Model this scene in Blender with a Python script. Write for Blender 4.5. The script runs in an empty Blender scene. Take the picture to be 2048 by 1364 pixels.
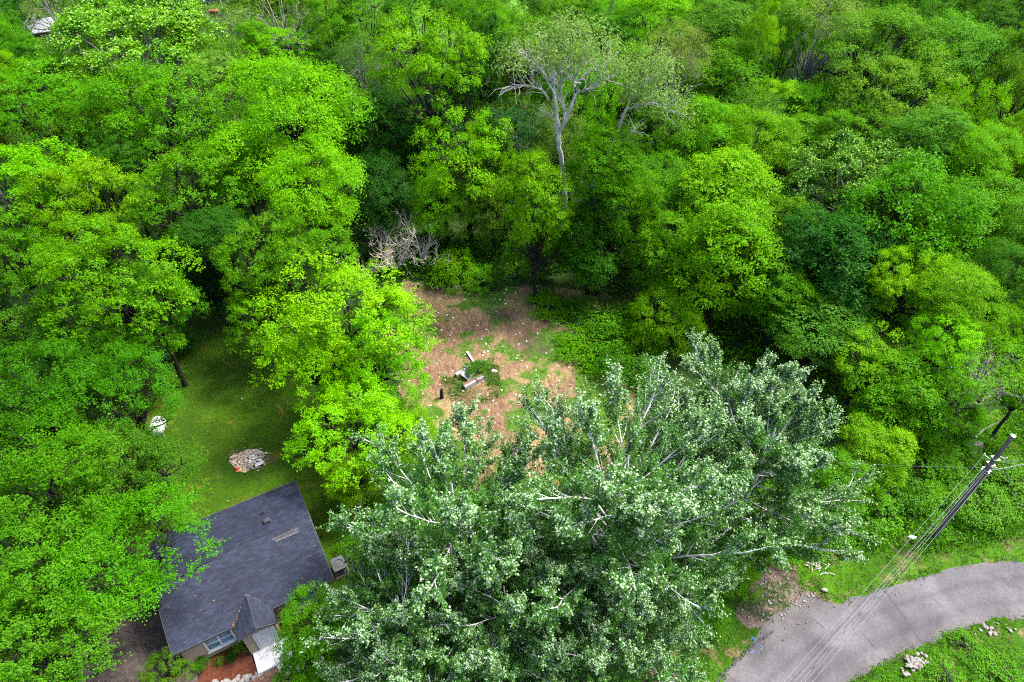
import bpy, bmesh, math, random
import numpy as np
from mathutils import Vector, Matrix, noise

# ------------------------------------------------------------------ camera, sky, sun, exposure
scene = bpy.context.scene
C = scene.collection
R = math.radians
CAM_H, PITCH, FPX = 42.0, 43.0, 1365.0
cam_d = bpy.data.cameras.new('camera')
cam_d.sensor_width = 36.0
cam_d.lens = 24.0
cam_d.clip_end = 3000
cam = bpy.data.objects.new('camera', cam_d)
cam.location = (0, 0, CAM_H)
cam.rotation_euler = (R(90 - PITCH), 0, 0)
C.objects.link(cam)
scene.camera = cam

SUN_EL, SUN_AZ = 58.0, 68.0          # azimuth measured from +Y towards +X
world = bpy.data.worlds.new('World')
scene.world = world
world.use_nodes = True
wn = world.node_tree
bg = wn.nodes['Background']
sky = wn.nodes.new('ShaderNodeTexSky')
sky.sky_type = 'NISHITA'
sky.sun_disc = False
sky.sun_elevation = R(SUN_EL)
sky.sun_rotation = R(SUN_AZ)
sky.air_density = 1.0
sky.dust_density = 4.0
sky.ozone_density = 1.0
wn.links.new(sky.outputs[0], bg.inputs[0])
bg.inputs[1].default_value = 0.095
sun_d = bpy.data.lights.new('sun', 'SUN')
sun_d.energy = 1.5
sun_d.angle = R(10)
sun_d.color = (1.0, 0.96, 0.9)
sun = bpy.data.objects.new('sun', sun_d)
sd = Vector((math.sin(R(SUN_AZ)) * math.cos(R(SUN_EL)), math.cos(R(SUN_AZ)) * math.cos(R(SUN_EL)), math.sin(R(SUN_EL))))
sun.rotation_euler = sd.to_track_quat('Z', 'Y').to_euler()
sun.location = (0, 0, 80)
C.objects.link(sun)

vs = scene.view_settings
vs.view_transform = 'Standard'
vs.look = 'None'
vs.gamma = 1.0
vs.use_curve_mapping = False
vs.exposure = 3.0
cy = scene.cycles
cy.use_denoising = False
cy.filter_width = 1.1
cy.max_bounces = 7
cy.diffuse_bounces = 3
cy.glossy_bounces = 2
cy.transmission_bounces = 5
cy.transparent_max_bounces = 4
cy.caustics_reflective = False
cy.caustics_refractive = False

# ------------------------------------------------------------------ helpers
cP, sP = math.cos(R(PITCH)), math.sin(R(PITCH))
def at(u, v, z=0.0):
    """world point at height z seen at photo pixel (u, v) of the 2048x1364 photograph (used for surveying positions)"""
    px, py = (u - 1024) / FPX, (v - 682) / FPX
    d = Vector((px, cP - sP * py, -sP - cP * py))
    t = (CAM_H - z) / -d.z
    return Vector((d.x * t, d.y * t, z))
def depth_of(p):
    return p[1] * cP + (CAM_H - p[2]) * sP

def tag(o, label=None, cat=None, group=None, kind=None):
    if label: o['label'] = label
    if cat: o['category'] = cat
    if group: o['group'] = group
    if kind: o['kind'] = kind
    return o
def empty(name, loc=(0, 0, 0), rz=0.0):
    o = bpy.data.objects.new(name, None)
    o.empty_display_size = 0.3
    o.location = loc
    o.rotation_euler = (0, 0, rz)
    C.objects.link(o)
    return o
def link(name, me, parent=None, color=None):
    o = bpy.data.objects.new(name, me)
    C.objects.link(o)
    if parent is not None: o.parent = parent
    if color is not None: o.color = (*color, 1)
    return o

class MB:
    """collects simple shapes for one mesh"""
    def __init__(s): s.v, s.f = [], []
    def poly(s, pts):
        n = len(s.v); s.v += [tuple(p) for p in pts]; s.f.append(tuple(range(n, n + len(pts))))
    def box(s, c, size, rz=0.0, M=None):
        hx, hy, hz = size[0] / 2, size[1] / 2, size[2] / 2
        n = len(s.v)
        Q = M if M is not None else Matrix.Rotation(rz, 3, 'Z')
        c = Vector(c)
        for dz in (-hz, hz):
            for dx, dy in ((-hx, -hy), (hx, -hy), (hx, hy), (-hx, hy)):
                s.v.append(tuple(c + Q @ Vector((dx, dy, dz))))
        for a in ((3, 2, 1, 0), (4, 5, 6, 7), (0, 1, 5, 4), (1, 2, 6, 5), (2, 3, 7, 6), (3, 0, 4, 7)):
            s.f.append(tuple(n + i for i in a))
    def prism(s, pts, h):
        """closed prism: polygon pts (3D, in order) extruded by vector h"""
        n, k = len(s.v), len(pts)
        s.v += [tuple(p) for p in pts] + [tuple(Vector(p) + Vector(h)) for p in pts]
        s.f.append(tuple(n + i for i in reversed(range(k))))
        s.f.append(tuple(n + k + i for i in range(k)))
        for i in range(k):
            j = (i + 1) % k
            s.f.append((n + i, n + j, n + k + j, n + k + i))
    def tube(s, pts, rad, sides=6, cap=True):
        pts = [Vector(p) for p in pts]
        n0 = len(s.v)
        up = Vector((0.13, 0.31, 0.94))
        for i, p in enumerate(pts):
            t = (pts[min(i + 1, len(pts) - 1)] - pts[max(i - 1, 0)])
            t = t.normalized() if t.length > 1e-9 else Vector((0, 0, 1))
            a = t.cross(up)
            if a.length < 0.05: a = t.cross(Vector((1, 0, 0)))
            a.normalize(); b = t.cross(a)
            r = rad[i] if hasattr(rad, '__len__') else rad
            for k in range(sides):
                th = 2 * math.pi * k / sides
                s.v.append(tuple(p + a * (math.cos(th) * r) + b * (math.sin(th) * r)))
        for i in range(len(pts) - 1):
            for k in range(sides):
                k2 = (k + 1) % sides
                s.f.append((n0 + i * sides + k, n0 + i * sides + k2, n0 + (i + 1) * sides + k2, n0 + (i + 1) * sides + k))
        if cap:
            s.f.append(tuple(n0 + k for k in reversed(range(sides))))
            e = n0 + (len(pts) - 1) * sides
            s.f.append(tuple(e + k for k in range(sides)))
    def mesh(s, name, m, smooth=False):
        me = bpy.data.meshes.new(name)
        me.from_pydata(s.v, [], s.f)
        if m: me.materials.append(m)
        if smooth: me.polygons.foreach_set('use_smooth', [True] * len(me.polygons))
        me.update()
        return me
    def build(s, name, m, parent=None, smooth=False, bevel=0.0):
        o = link(name, s.mesh(name, m, smooth), parent)
        if bevel:
            b = o.modifiers.new('bevel', 'BEVEL'); b.width = bevel; b.segments = 2; b.limit_method = 'ANGLE'
        return o

def np_quads(name, V, mats, var=None, mi=None):
    """V: (N,k,3) array of k-gons -> mesh with a per-face 'var' attribute"""
    N, K = len(V), V.shape[1]
    me = bpy.data.meshes.new(name)
    me.vertices.add(N * K); me.loops.add(N * K); me.polygons.add(N)
    me.vertices.foreach_set('co', V.astype(np.float32).ravel())
    me.loops.foreach_set('vertex_index', np.arange(N * K, dtype=np.int32))
    me.polygons.foreach_set('loop_start', np.arange(0, N * K, K, dtype=np.int32))
    for m in mats: me.materials.append(m)
    if mi is not None: me.polygons.foreach_set('material_index', mi.astype(np.int32))
    if var is not None:
        a = me.attributes.new('var', 'FLOAT', 'FACE')
        a.data.foreach_set('value', var.astype(np.float32))
    me.update(calc_edges=True)
    return me
def nrm(a):
    return a / np.maximum(np.linalg.norm(a, axis=-1, keepdims=True), 1e-9)
def leaf_quads(P, A, Nn, L, W):
    """kite-shaped leaves: base P, axis A, normal Nn"""
    A = nrm(A)
    S = nrm(np.cross(A, Nn))
    L = L[:, None]; W = W[:, None]
    mid = P + A * L * 0.42
    return np.stack([P, mid + S * W * 0.5, P + A * L, mid - S * W * 0.5], axis=1)
def inside(poly, X, Y):
    poly = np.array([(p[0], p[1]) for p in poly])
    res = np.zeros(X.shape, bool)
    n = len(poly)
    for i in range(n):
        x1, y1 = poly[i]; x2, y2 = poly[(i + 1) % n]
        cnd = ((y1 > Y) != (y2 > Y))
        with np.errstate(divide='ignore', invalid='ignore'):
            xi = (x2 - x1) * (Y - y1) / (y2 - y1) + x1
        res ^= cnd & (X < xi)
    return res
def vnoise(X, Y, s, seed=0.0, oct=3):
    out = np.empty(X.shape)
    fx, fy, fo = X.ravel(), Y.ravel(), out.ravel()
    for i in range(fx.size):
        fo[i] = noise.fractal(Vector((fx[i] * s + seed, fy[i] * s - seed * 1.7, seed * 0.37)), 1.0, 2.0, oct)
    return fo.reshape(X.shape)

# ------------------------------------------------------------------ materials
def mat(name):
    m = bpy.data.materials.new(name); m.use_nodes = True
    nt = m.node_tree; nt.nodes.clear()
    out = nt.nodes.new('ShaderNodeOutputMaterial')
    return m, nt, out
def N(nt, t, **kw):
    n = nt.nodes.new(t)
    for k, v in kw.items(): setattr(n, k, v)
    return n
def ramp(nt, stops, interp='LINEAR'):
    r = nt.nodes.new('ShaderNodeValToRGB')
    e = r.color_ramp.elements
    r.color_ramp.interpolation = interp
    while len(e) < len(stops): e.new(0.5)
    for i, (p, c) in enumerate(stops):
        e[i].position = p; e[i].color = (*c, 1) if len(c) == 3 else c
    return r
def tex_noise(nt, scale, detail=4, rough=0.6, vec=None, dist=0.0):
    n = nt.nodes.new('ShaderNodeTexNoise')
    n.inputs['Scale'].default_value = scale; n.inputs['Detail'].default_value = detail
    n.inputs['Roughness'].default_value = rough; n.inputs['Distortion'].default_value = dist
    if vec is not None: nt.links.new(vec, n.inputs['Vector'])
    return n
def objcoord(nt, scale=None, rot=None):
    t = nt.nodes.new('ShaderNodeTexCoord')
    if scale is None: return t.outputs['Object']
    mp = nt.nodes.new('ShaderNodeMapping')
    mp.inputs['Scale'].default_value = scale
    if rot: mp.inputs['Rotation'].default_value = rot
    nt.links.new(t.outputs['Object'], mp.inputs['Vector'])
    return mp.outputs['Vector']
def mix(nt, fac, a, b, bt='MIX'):
    m = nt.nodes.new('ShaderNodeMix'); m.data_type = 'RGBA'; m.blend_type = bt
    for sock, val in ((m.inputs[0], fac), (m.inputs[6], a), (m.inputs[7], b)):
        if hasattr(val, 'is_linked') or hasattr(val, 'links'): nt.links.new(val, sock)
        elif isinstance(val, (int, float)): sock.default_value = val
        else: sock.default_value = (*val, 1)
    return m.outputs[2]
def finish(nt, out, color, rough=0.8, bump=None, bump_d=0.02, spec=0.3, metal=0.0, bump_s=0.6):
    p = nt.nodes.new('ShaderNodeBsdfPrincipled')
    if hasattr(color, 'links'): nt.links.new(color, p.inputs['Base Color'])
    else: p.inputs['Base Color'].default_value = (*color, 1)
    if hasattr(rough, 'links'): nt.links.new(rough, p.inputs['Roughness'])
    else: p.inputs['Roughness'].default_value = rough
    p.inputs['Specular IOR Level'].default_value = spec
    p.inputs['Metallic'].default_value = metal
    if bump is not None:
        b = nt.nodes.new('ShaderNodeBump')
        b.inputs['Distance'].default_value = bump_d
        b.inputs['Strength'].default_value = bump_s
        nt.links.new(bump, b.inputs['Height'])
        nt.links.new(b.outputs[0], p.inputs['Normal'])
    nt.links.new(p.outputs[0], out.inputs[0])
    return p
def simple(name, col, rough=0.7, scale=6.0, amount=0.25, bump_d=0.01, spec=0.3, metal=0.0, dirt=None):
    """a plain surface with mottling, optional dirt tint and fine relief"""
    m, nt, out = mat(name)
    co = objcoord(nt)
    n1 = tex_noise(nt, scale, 5, 0.65, co)
    c0 = tuple(x * (1 - amount) for x in col); c1 = tuple(min(1, x * (1 + amount)) for x in col)
    r = ramp(nt, [(0.3, c0), (0.7, c1)])
    nt.links.new(n1.outputs[0], r.inputs[0])
    c = r.outputs[0]
    if dirt:
        n2 = tex_noise(nt, scale * 0.4, 6, 0.7, co)
        r2 = ramp(nt, [(0.5, (0, 0, 0)), (0.68, (1, 1, 1))])
        nt.links.new(n2.outputs[0], r2.inputs[0])
        c = mix(nt, r2.outputs[0], c, dirt)
    n3 = tex_noise(nt, scale * 8, 3, 0.6, co)
    finish(nt, out, c, rough, n3.outputs[0], bump_d, spec, metal)
    return m

def leaf_material(name, trans=0.42, gloss=0.003, fixed=None, young=(1.5, 1.25, 1.1)):
    """two-sided leaf: colour from the object's own colour, per-leaf variation from the mesh"""
    m, nt, out = mat(name)
    at_ = N(nt, 'ShaderNodeAttribute', attribute_name='var')
    if fixed is None:
        oi = N(nt, 'ShaderNodeObjectInfo'); base = oi.outputs['Color']
    else:
        rg = N(nt, 'ShaderNodeRGB'); rg.outputs[0].default_value = (*fixed, 1); base = rg.outputs[0]
    r = ramp(nt, [(0.0, (0.45, 0.6, 0.9)), (0.45, (0.92, 0.97, 0.95)), (0.8, (1.25, 1.12, 1.0)), (1.0, young)])
    nt.links.new(at_.outputs['Fac'], r.inputs[0])
    col = mix(nt, 1.0, base, r.outputs[0], 'MULTIPLY')
    d = N(nt, 'ShaderNodeBsdfDiffuse'); nt.links.new(col, d.inputs[0])
    t = N(nt, 'ShaderNodeBsdfTranslucent')
    tc = mix(nt, 1.0, col, (1.2, 1.2, 0.3), 'MULTIPLY')
    nt.links.new(tc, t.inputs[0])
    ms = N(nt, 'ShaderNodeMixShader'); ms.inputs[0].default_value = trans
    nt.links.new(d.outputs[0], ms.inputs[1]); nt.links.new(t.outputs[0], ms.inputs[2])
    g = N(nt, 'ShaderNodeBsdfGlossy'); g.inputs['Roughness'].default_value = 0.42
    g.inputs[0].default_value = (0.9, 0.95, 0.9, 1)
    ms2 = N(nt, 'ShaderNodeMixShader'); ms2.inputs[0].default_value = gloss
    nt.links.new(ms.outputs[0], ms2.inputs[1]); nt.links.new(g.outputs[0], ms2.inputs[2])
    nt.links.new(ms2.outputs[0], out.inputs[0])
    return m
M_LEAF = leaf_material('leaf')
M_PALE = leaf_material('pale_leaf_underside', 0.2, 0.01, fixed=(0.185, 0.26, 0.145), young=(1.25, 1.2, 1.15))
M_TIP = leaf_material('pale_young_leaf', 0.3, 0.006, fixed=(0.15, 0.30, 0.05), young=(1.2, 1.15, 1.15))
M_BLADE = leaf_material('grass_blade', 0.3, 0.03)

def bark(name, c0, c1, scale=3.0):
    m, nt, out = mat(name)
    co = objcoord(nt, (1, 1, 0.25))
    n1 = tex_noise(nt, scale, 6, 0.7, co, 0.4)
    r = ramp(nt, [(0.32, c0), (0.66, c1)])
    nt.links.new(n1.outputs[0], r.inputs[0])
    n2 = tex_noise(nt, scale * 7, 3, 0.6, co)
    finish(nt, out, r.outputs[0], 0.9, n2.outputs[0], 0.03, 0.15)
    return m
M_BARK = bark('brown_bark', (0.005, 0.0042, 0.0034), (0.02, 0.0172, 0.0145))
M_GREYBARK = bark('grey_bark', (0.06, 0.055, 0.05), (0.16, 0.15, 0.14))
M_WHITEBARK = bark('white_bark', (0.32, 0.315, 0.31), (0.6, 0.59, 0.57), 2.0)
M_PALEBARK = bark('pale_grey_bark', (0.16, 0.155, 0.14), (0.36, 0.345, 0.32), 2.5)
M_DEADWOOD = bark('dead_twig', (0.36, 0.31, 0.25), (0.6, 0.52, 0.43))

# ground family
def m_ground():
    m, nt, out = mat('forest_floor')
    co = objcoord(nt)
    n1 = tex_noise(nt, 0.25, 6, 0.65, co); n2 = tex_noise(nt, 3.0, 6, 0.7, co)
    r1 = ramp(nt, [(0.35, (0.010, 0.024, 0.004)), (0.6, (0.02, 0.045, 0.006)), (0.75, (0.035, 0.029, 0.017))])
    nt.links.new(n1.outputs[0], r1.inputs[0])
    r2 = ramp(nt, [(0.3, (0.5, 0.5, 0.5)), (0.7, (1.3, 1.3, 1.3))])
    nt.links.new(n2.outputs[0], r2.inputs[0])
    finish(nt, out, mix(nt, 1.0, r1.outputs[0], r2.outputs[0], 'MULTIPLY'), 0.95, n2.outputs[0], 0.15, 0.1)
    return m
def m_grass(name, a, b, straw, straw_at=0.68):
    m, nt, out = mat(name)
    co = objcoord(nt)
    n1 = tex_noise(nt, 0.18, 5, 0.6, co); n2 = tex_noise(nt, 3.2, 8, 0.8, co); n3 = tex_noise(nt, 0.55, 6, 0.7, co, 0.6)
    r1 = ramp(nt, [(0.35, a), (0.65, b)]); nt.links.new(n1.outputs[0], r1.inputs[0])
    r3 = ramp(nt, [(straw_at, (0, 0, 0)), (straw_at + 0.1, (1, 1, 1))]); nt.links.new(n3.outputs[0], r3.inputs[0])
    c = mix(nt, r3.outputs[0], r1.outputs[0], straw)
    r2 = ramp(nt, [(0.3, (0.6, 0.6, 0.6)), (0.7, (1.35, 1.35, 1.35))]); nt.links.new(n2.outputs[0], r2.inputs[0])
    finish(nt, out, mix(nt, 1.0, c, r2.outputs[0], 'MULTIPLY'), 0.95, n2.outputs[0], 0.06, 0.1)
    return m
def m_clearing():
    m, nt, out = mat('cleared_soil_and_straw')
    co = objcoord(nt)
    a = N(nt, 'ShaderNodeAttribute', attribute_name='cover')
    sep = N(nt, 'ShaderNodeSeparateColor'); nt.links.new(a.outputs['Color'], sep.inputs[0])
    st = tex_noise(nt, 3.0, 8, 0.85, objcoord(nt, (1.0, 0.45, 1.0), (0, 0, 0.6)), 0.8)
    n2 = tex_noise(nt, 3.6, 8, 0.85, co)
    soil = ramp(nt, [(0.34, (0.042, 0.023, 0.013)), (0.5, (0.105, 0.063, 0.037)), (0.68, (0.21, 0.15, 0.092))])
    nt.links.new(st.outputs[0], soil.inputs[0])
    straw = ramp(nt, [(0.34, (0.06, 0.045, 0.018)), (0.52, (0.155, 0.112, 0.052)), (0.68, (0.26, 0.205, 0.11))])
    nt.links.new(st.outputs[0], straw.inputs[0])
    grass = ramp(nt, [(0.34, (0.014, 0.04, 0.003)), (0.52, (0.038, 0.088, 0.007)), (0.68, (0.10, 0.115, 0.03))])
    nt.links.new(n2.outputs[0], grass.inputs[0])
    c = mix(nt, sep.outputs[1], soil.outputs[0], straw.outputs[0])
    # break the edge of the grass patches with fine noise
    ad = N(nt, 'ShaderNodeMath', operation='MULTIPLY_ADD'); nt.links.new(n2.outputs[0], ad.inputs[0]); ad.inputs[1].default_value = 0.5
    nt.links.new(sep.outputs[0], ad.inputs[2])
    rg = ramp(nt, [(0.55, (0, 0, 0)), (0.9, (1, 1, 1))]); nt.links.new(ad.outputs[0], rg.inputs[0])
    c = mix(nt, rg.outputs[0], c, grass.outputs[0])
    c = mix(nt, sep.outputs[2], c, (0.05, 0.029, 0.024))
    r2 = ramp(nt, [(0.3, (0.7, 0.7, 0.7)), (0.7, (1.2, 1.2, 1.2))]); nt.links.new(n2.outputs[0], r2.inputs[0])
    finish(nt, out, mix(nt, 1.0, c, r2.outputs[0], 'MULTIPLY'), 0.95, st.outputs[0], 0.08, 0.1)
    return m
def m_soil(name, c0, c1, c2, scale=1.2):
    m, nt, out = mat(name)
    co = objcoord(nt)
    n1 = tex_noise(nt, scale, 7, 0.75, co, 0.5); n2 = tex_noise(nt, 5, 7, 0.8, co)
    r1 = ramp(nt, [(0.3, c0), (0.5, c1), (0.7, c2)]); nt.links.new(n1.outputs[0], r1.inputs[0])
    r2 = ramp(nt, [(0.3, (0.7, 0.7, 0.7)), (0.7, (1.25, 1.25, 1.25))]); nt.links.new(n2.outputs[0], r2.inputs[0])
    finish(nt, out, mix(nt, 1.0, r1.outputs[0], r2.outputs[0], 'MULTIPLY'), 0.95, n2.outputs[0], 0.04, 0.1)
    return m
def m_asphalt():
    m, nt, out = mat('worn_asphalt')
    co = objcoord(nt)
    n1 = tex_noise(nt, 0.35, 6, 0.6, co, 0.5); n2 = tex_noise(nt, 7, 8, 0.85, co); n3 = tex_noise(nt, 1.6, 6, 0.75, co)
    r1 = ramp(nt, [(0.32, (0.034, 0.032, 0.035)), (0.5, (0.055, 0.0525, 0.057)), (0.7, (0.078, 0.075, 0.080))])
    nt.links.new(n1.outputs[0], r1.inputs[0])
    r2 = ramp(nt, [(0.3, (0.55, 0.55, 0.55)), (0.5, (1, 1, 1)), (0.7, (1.4, 1.4, 1.4))]); nt.links.new(n2.outputs[0], r2.inputs[0])
    c = mix(nt, 1.0, r1.outputs[0], r2.outputs[0], 'MULTIPLY')
    # worn wheel tracks follow the bend ('lane' attribute runs across the road), grit near the edge
    a = N(nt, 'ShaderNodeAttribute', attribute_name='lane')
    tr = ramp(nt, [(0.0, (1.1, 1.03, 0.95)), (0.07, (1, 1, 1)), (0.24, (1.0, 1.0, 1.0)), (0.33, (0.7, 0.7, 0.72)), (0.42, (1, 1, 1)), (0.62, (1, 1, 1)), (0.72, (0.78, 0.78, 0.8)), (0.82, (1.02, 1.02, 1.02)), (1.0, (1.1, 1.02, 0.92))])
    nt.links.new(a.outputs['Fac'], tr.inputs[0])
    r3 = ramp(nt, [(0.3, (0.15, 0.15, 0.15)), (0.55, (1, 1, 1))]); nt.links.new(n3.outputs[0], r3.inputs[0])
    c2 = mix(nt, 1.0, c, tr.outputs[0], 'MULTIPLY')
    c = mix(nt, r3.outputs[0], c, c2)
    finish(nt, out, c, 0.85, n2.outputs[0], 0.012, 0.3)
    return m
M_GROUND = m_ground()
M_LAWN = m_grass('mown_lawn', (0.012, 0.036, 0.0005), (0.027, 0.064, 0.0008), (0.06, 0.066, 0.006), 0.56)
M_VERGE = m_grass('verge_grass', (0.016, 0.052, 0.0008), (0.034, 0.095, 0.0014), (0.10, 0.075, 0.035), 0.53)
M_FIELD = m_grass('far_field', (0.05, 0.13, 0.01), (0.07, 0.155, 0.013), (0.08, 0.13, 0.02), 0.7)
M_CLEAR = m_clearing()
M_DIRT = m_soil('bare_brown_soil', (0.04, 0.028, 0.023), (0.08, 0.058, 0.047), (0.15, 0.12, 0.10))
M_REDDIRT = m_soil('reddish_soil', (0.055, 0.03, 0.017), (0.105, 0.06, 0.036), (0.15, 0.10, 0.062))
M_GRAVEL = m_soil('gravel_yard', (0.03, 0.023, 0.02), (0.055, 0.043, 0.037), (0.09, 0.073, 0.063), 3.0)
M_MULCH = m_soil('red_mulch', (0.025, 0.007, 0.004), (0.055, 0.017, 0.009), (0.09, 0.032, 0.018), 6.0)
M_ASPHALT = m_asphalt()
M_CONC = simple('pale_concrete', (0.22, 0.21, 0.205), 0.85, 5, 0.2, 0.01, dirt=(0.11, 0.095, 0.08))
M_WHITE = simple('white_paint', (0.36, 0.36, 0.36), 0.5, 4, 0.05, 0.002)
M_PORCH = simple('painted_porch_concrete', (0.5, 0.49, 0.48), 0.8, 5, 0.12, 0.01, dirt=(0.3, 0.28, 0.26))
M_STONE = simple('pale_stone', (0.15, 0.136, 0.125), 0.9, 3, 0.4, 0.03, dirt=(0.06, 0.052, 0.04))
M_SIDING = simple('beige_siding', (0.20, 0.15, 0.105), 0.6, 3, 0.08, 0.003)
M_DARKTRIM = simple('dark_trim', (0.03, 0.03, 0.035), 0.5, 5, 0.2, 0.003)
M_METAL = simple('galvanised_metal', (0.2, 0.205, 0.21), 0.4, 6, 0.1, 0.002, 0.5, 0.6)
M_GREYPAINT = simple('grey_painted_metal', (0.085, 0.085, 0.097), 0.6, 6, 0.08, 0.002)
M_BLACK = simple('black_rubber', (0.02, 0.02, 0.022), 0.5, 8, 0.2, 0.002)
M_POLE = bark('weathered_pole', (0.055, 0.047, 0.04), (0.13, 0.113, 0.098), 4.0)
M_BRICK = simple('worn_brick', (0.10, 0.05, 0.032), 0.9, 6, 0.35, 0.02, dirt=(0.18, 0.15, 0.13))
M_BLUE = simple('blue_marking_paint', (0.06, 0.12, 0.26), 0.8, 9, 0.3, 0.002)
M_RED = simple('red_plastic', (0.35, 0.03, 0.03), 0.45, 6, 0.2, 0.002, dirt=(0.4, 0.2, 0.18))
M_YELLOW = simple('yellow_plastic', (0.4, 0.28, 0.04), 0.5, 6, 0.2, 0.002)
M_WOODSCRAP = simple('pale_scrap_wood', (0.18, 0.15, 0.11), 0.85, 5, 0.25, 0.01)
M_CHAR = simple('charred_wood', (0.035, 0.033, 0.035), 0.9, 8, 0.4, 0.02)
M_ASH = m_soil('burnt_sand', (0.17, 0.13, 0.09), (0.27, 0.21, 0.145), (0.36, 0.3, 0.23), 3.0)
def m_glass():
    m, nt, out = mat('window_glass')
    n1 = tex_noise(nt, 1.8, 4, 0.6, objcoord(nt))
    r = ramp(nt, [(0.35, (0.02, 0.05, 0.075)), (0.65, (0.1, 0.17, 0.22))]); nt.links.new(n1.outputs[0], r.inputs[0])
    finish(nt, out, r.outputs[0], 0.08, None, spec=0.6)
    return m
M_GLASS = m_glass()
def m_shingle(name, use_attr):
    m, nt, out = mat(name)
    if use_attr: v = N(nt, 'ShaderNodeAttribute', attribute_name='var').outputs['Fac']
    else: v = N(nt, 'ShaderNodeObjectInfo').outputs['Random']
    geo = N(nt, 'ShaderNodeNewGeometry')
    r = ramp(nt, [(0.0, (0.0032, 0.0052, 0.0130)), (0.5, (0.0057, 0.0088, 0.0200)), (1.0, (0.0100, 0.0142, 0.029))]); nt.links.new(v, r.inputs[0])
    n1 = tex_noise(nt, 0.45, 5, 0.65, geo.outputs['Position'])
    r1 = ramp(nt, [(0.3, (0.65, 0.65, 0.7)), (0.7, (1.35, 1.35, 1.3))]); nt.links.new(n1.outputs[0], r1.inputs[0])
    n2 = tex_noise(nt, 60, 3, 0.7, geo.outputs['Position'])
    r2 = ramp(nt, [(0.3, (0.75, 0.75, 0.75)), (0.7, (1.3, 1.3, 1.3))]); nt.links.new(n2.outputs[0], r2.inputs[0])
    c = mix(nt, 1.0, mix(nt, 1.0, r.outputs[0], r1.outputs[0], 'MULTIPLY'), r2.outputs[0], 'MULTIPLY')
    finish(nt, out, c, 0.8, n2.outputs[0], 0.006, 0.3)
    return m
M_SHINGLE_A, M_SHINGLE_O = m_shingle('roof_shingle_field', True), m_shingle('roof_shingle', False)

# ------------------------------------------------------------------ ground, field, lawn, clearing, road
rnd = random.Random(7)
def sheet(name, pts, z, m, jitter=0.25, step=0.8, seed=1, kind='structure'):
    """flat sheet with a ragged natural outline"""
    rr = random.Random(seed)
    pts = [Vector((p[0], p[1], 0)) for p in pts]
    out = []
    for i, p in enumerate(pts):
        q = pts[(i + 1) % len(pts)]
        n = max(1, int((q - p).length / step))
        for k in range(n):
            w = p.lerp(q, k / n)
            d = noise.noise(Vector((w.x * 0.9 + seed, w.y * 0.9, 0.3))) * jitter * 1.6 + rr.uniform(-1, 1) * jitter * 0.35
            nn = (q - p).normalized()
            out.append((w.x - nn.y * d, w.y + nn.x * d, z))
    bm = bmesh.new()
    bm.faces.new([bm.verts.new(p) for p in out])
    bmesh.ops.triangulate(bm, faces=bm.faces[:])
    bm.normal_update()
    if sum(f.normal.z for f in bm.faces) < 0: bmesh.ops.reverse_faces(bm, faces=bm.faces[:])
    me = bpy.data.meshes.new(name); bm.to_mesh(me); bm.free()
    me.materials.append(m)
    o = link(name, me)
    tag(o, kind=kind)
    return o
bm = bmesh.new()
bmesh.ops.create_grid(bm, x_segments=24, y_segments=24, size=900)
me = bpy.data.meshes.new('ground'); bm.to_mesh(me); bm.free(); me.materials.append(M_GROUND)
tag(link('ground', me), kind='structure')
P2 = lambda *uv: [at(u, v) for u, v in uv]

LAWN = P2((250, 640), (420, 660), (560, 640), (640, 780), (740, 900), (760, 1020), (720, 1190), (640, 1260), (300, 1240), (120, 1130), (120, 900), (180, 760))
sheet('lawn', LAWN, 0.008, M_LAWN, 0.4, 1.0, 2)
VERGE = P2((1120, 1250), (1330, 1180), (1560, 1080), (1680, 940), (1800, 850), (2150, 800), (2500, 830), (2600, 1500), (1600, 1700), (1000, 1500))
sheet('verge', VERGE, 0.004, M_VERGE, 0.4, 1.2, 3)
FIELD = [(-30, 138, 0), (-14, 118, 0), (16, 114, 0), (38, 136, 0), (60, 260, 0), (-70, 260, 0)]
sheet('far_field', FIELD, 0.008, M_FIELD, 0.6, 4, 4)
YARD = P2((180, 1150), (330, 1150), (345, 1250), (440, 1345), (640, 1290), (700, 1420), (500, 1560), (100, 1500), (120, 1240))
sheet('gravel_yard', YARD, 0.012, M_GRAVEL, 0.3, 0.8, 5)

# the clearing: fine grid with the mix of grass, straw and bare soil stored on the sheet
CLEAR = P2((800, 560), (880, 575), (980, 585), (1050, 570), (1180, 590), (1250, 640), (1260, 720), (1290, 830), (1240, 960), (1080, 1000), (940, 960), (830, 900), (790, 780), (760, 680))
xs = np.arange(-14, 16, 0.22); ys = np.arange(26, 56, 0.22)
GX, GY = np.meshgrid(xs, ys)
def grass_cover(X, Y):
    g = vnoise(X, Y, 0.33, 3.1, 4) * 0.9 + vnoise(X, Y, 0.9, 9.2, 3) * 0.75 + 0.53
    return np.clip(g, 0, 1)
def soil_spots(X, Y, spots):
    s = np.zeros(X.shape)
    for (u, v, r, e) in spots:
        c = at(u, v)
        s = np.maximum(s, np.clip(1.25 - np.hypot((X - c.x) / r, (Y - c.y) / (r * e)), 0, 1))
    return s
cov = grass_cover(GX, GY)
bare = soil_spots(GX, GY, [(960, 640, 3.4, 0.9), (1040, 665, 2.6, 1.2), (1000, 620, 3.4, 0.6), (900, 720, 2.6, 1.0), (1030, 790, 2.4, 1.4), (960, 700, 2.6, 1.2), (880, 650, 3.0, .8), (870, 780, 1.6, .9), (1010, 830, 1.6, 1.6)])
cov = np.clip(cov - bare * 0.42, 0, 1)
edge = vnoise(GX, GY, 0.5, 21.0, 2)
straw = np.clip(vnoise(GX, GY, 0.22, 14.4, 3) * 1.3 + 0.45, 0, 1)
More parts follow.
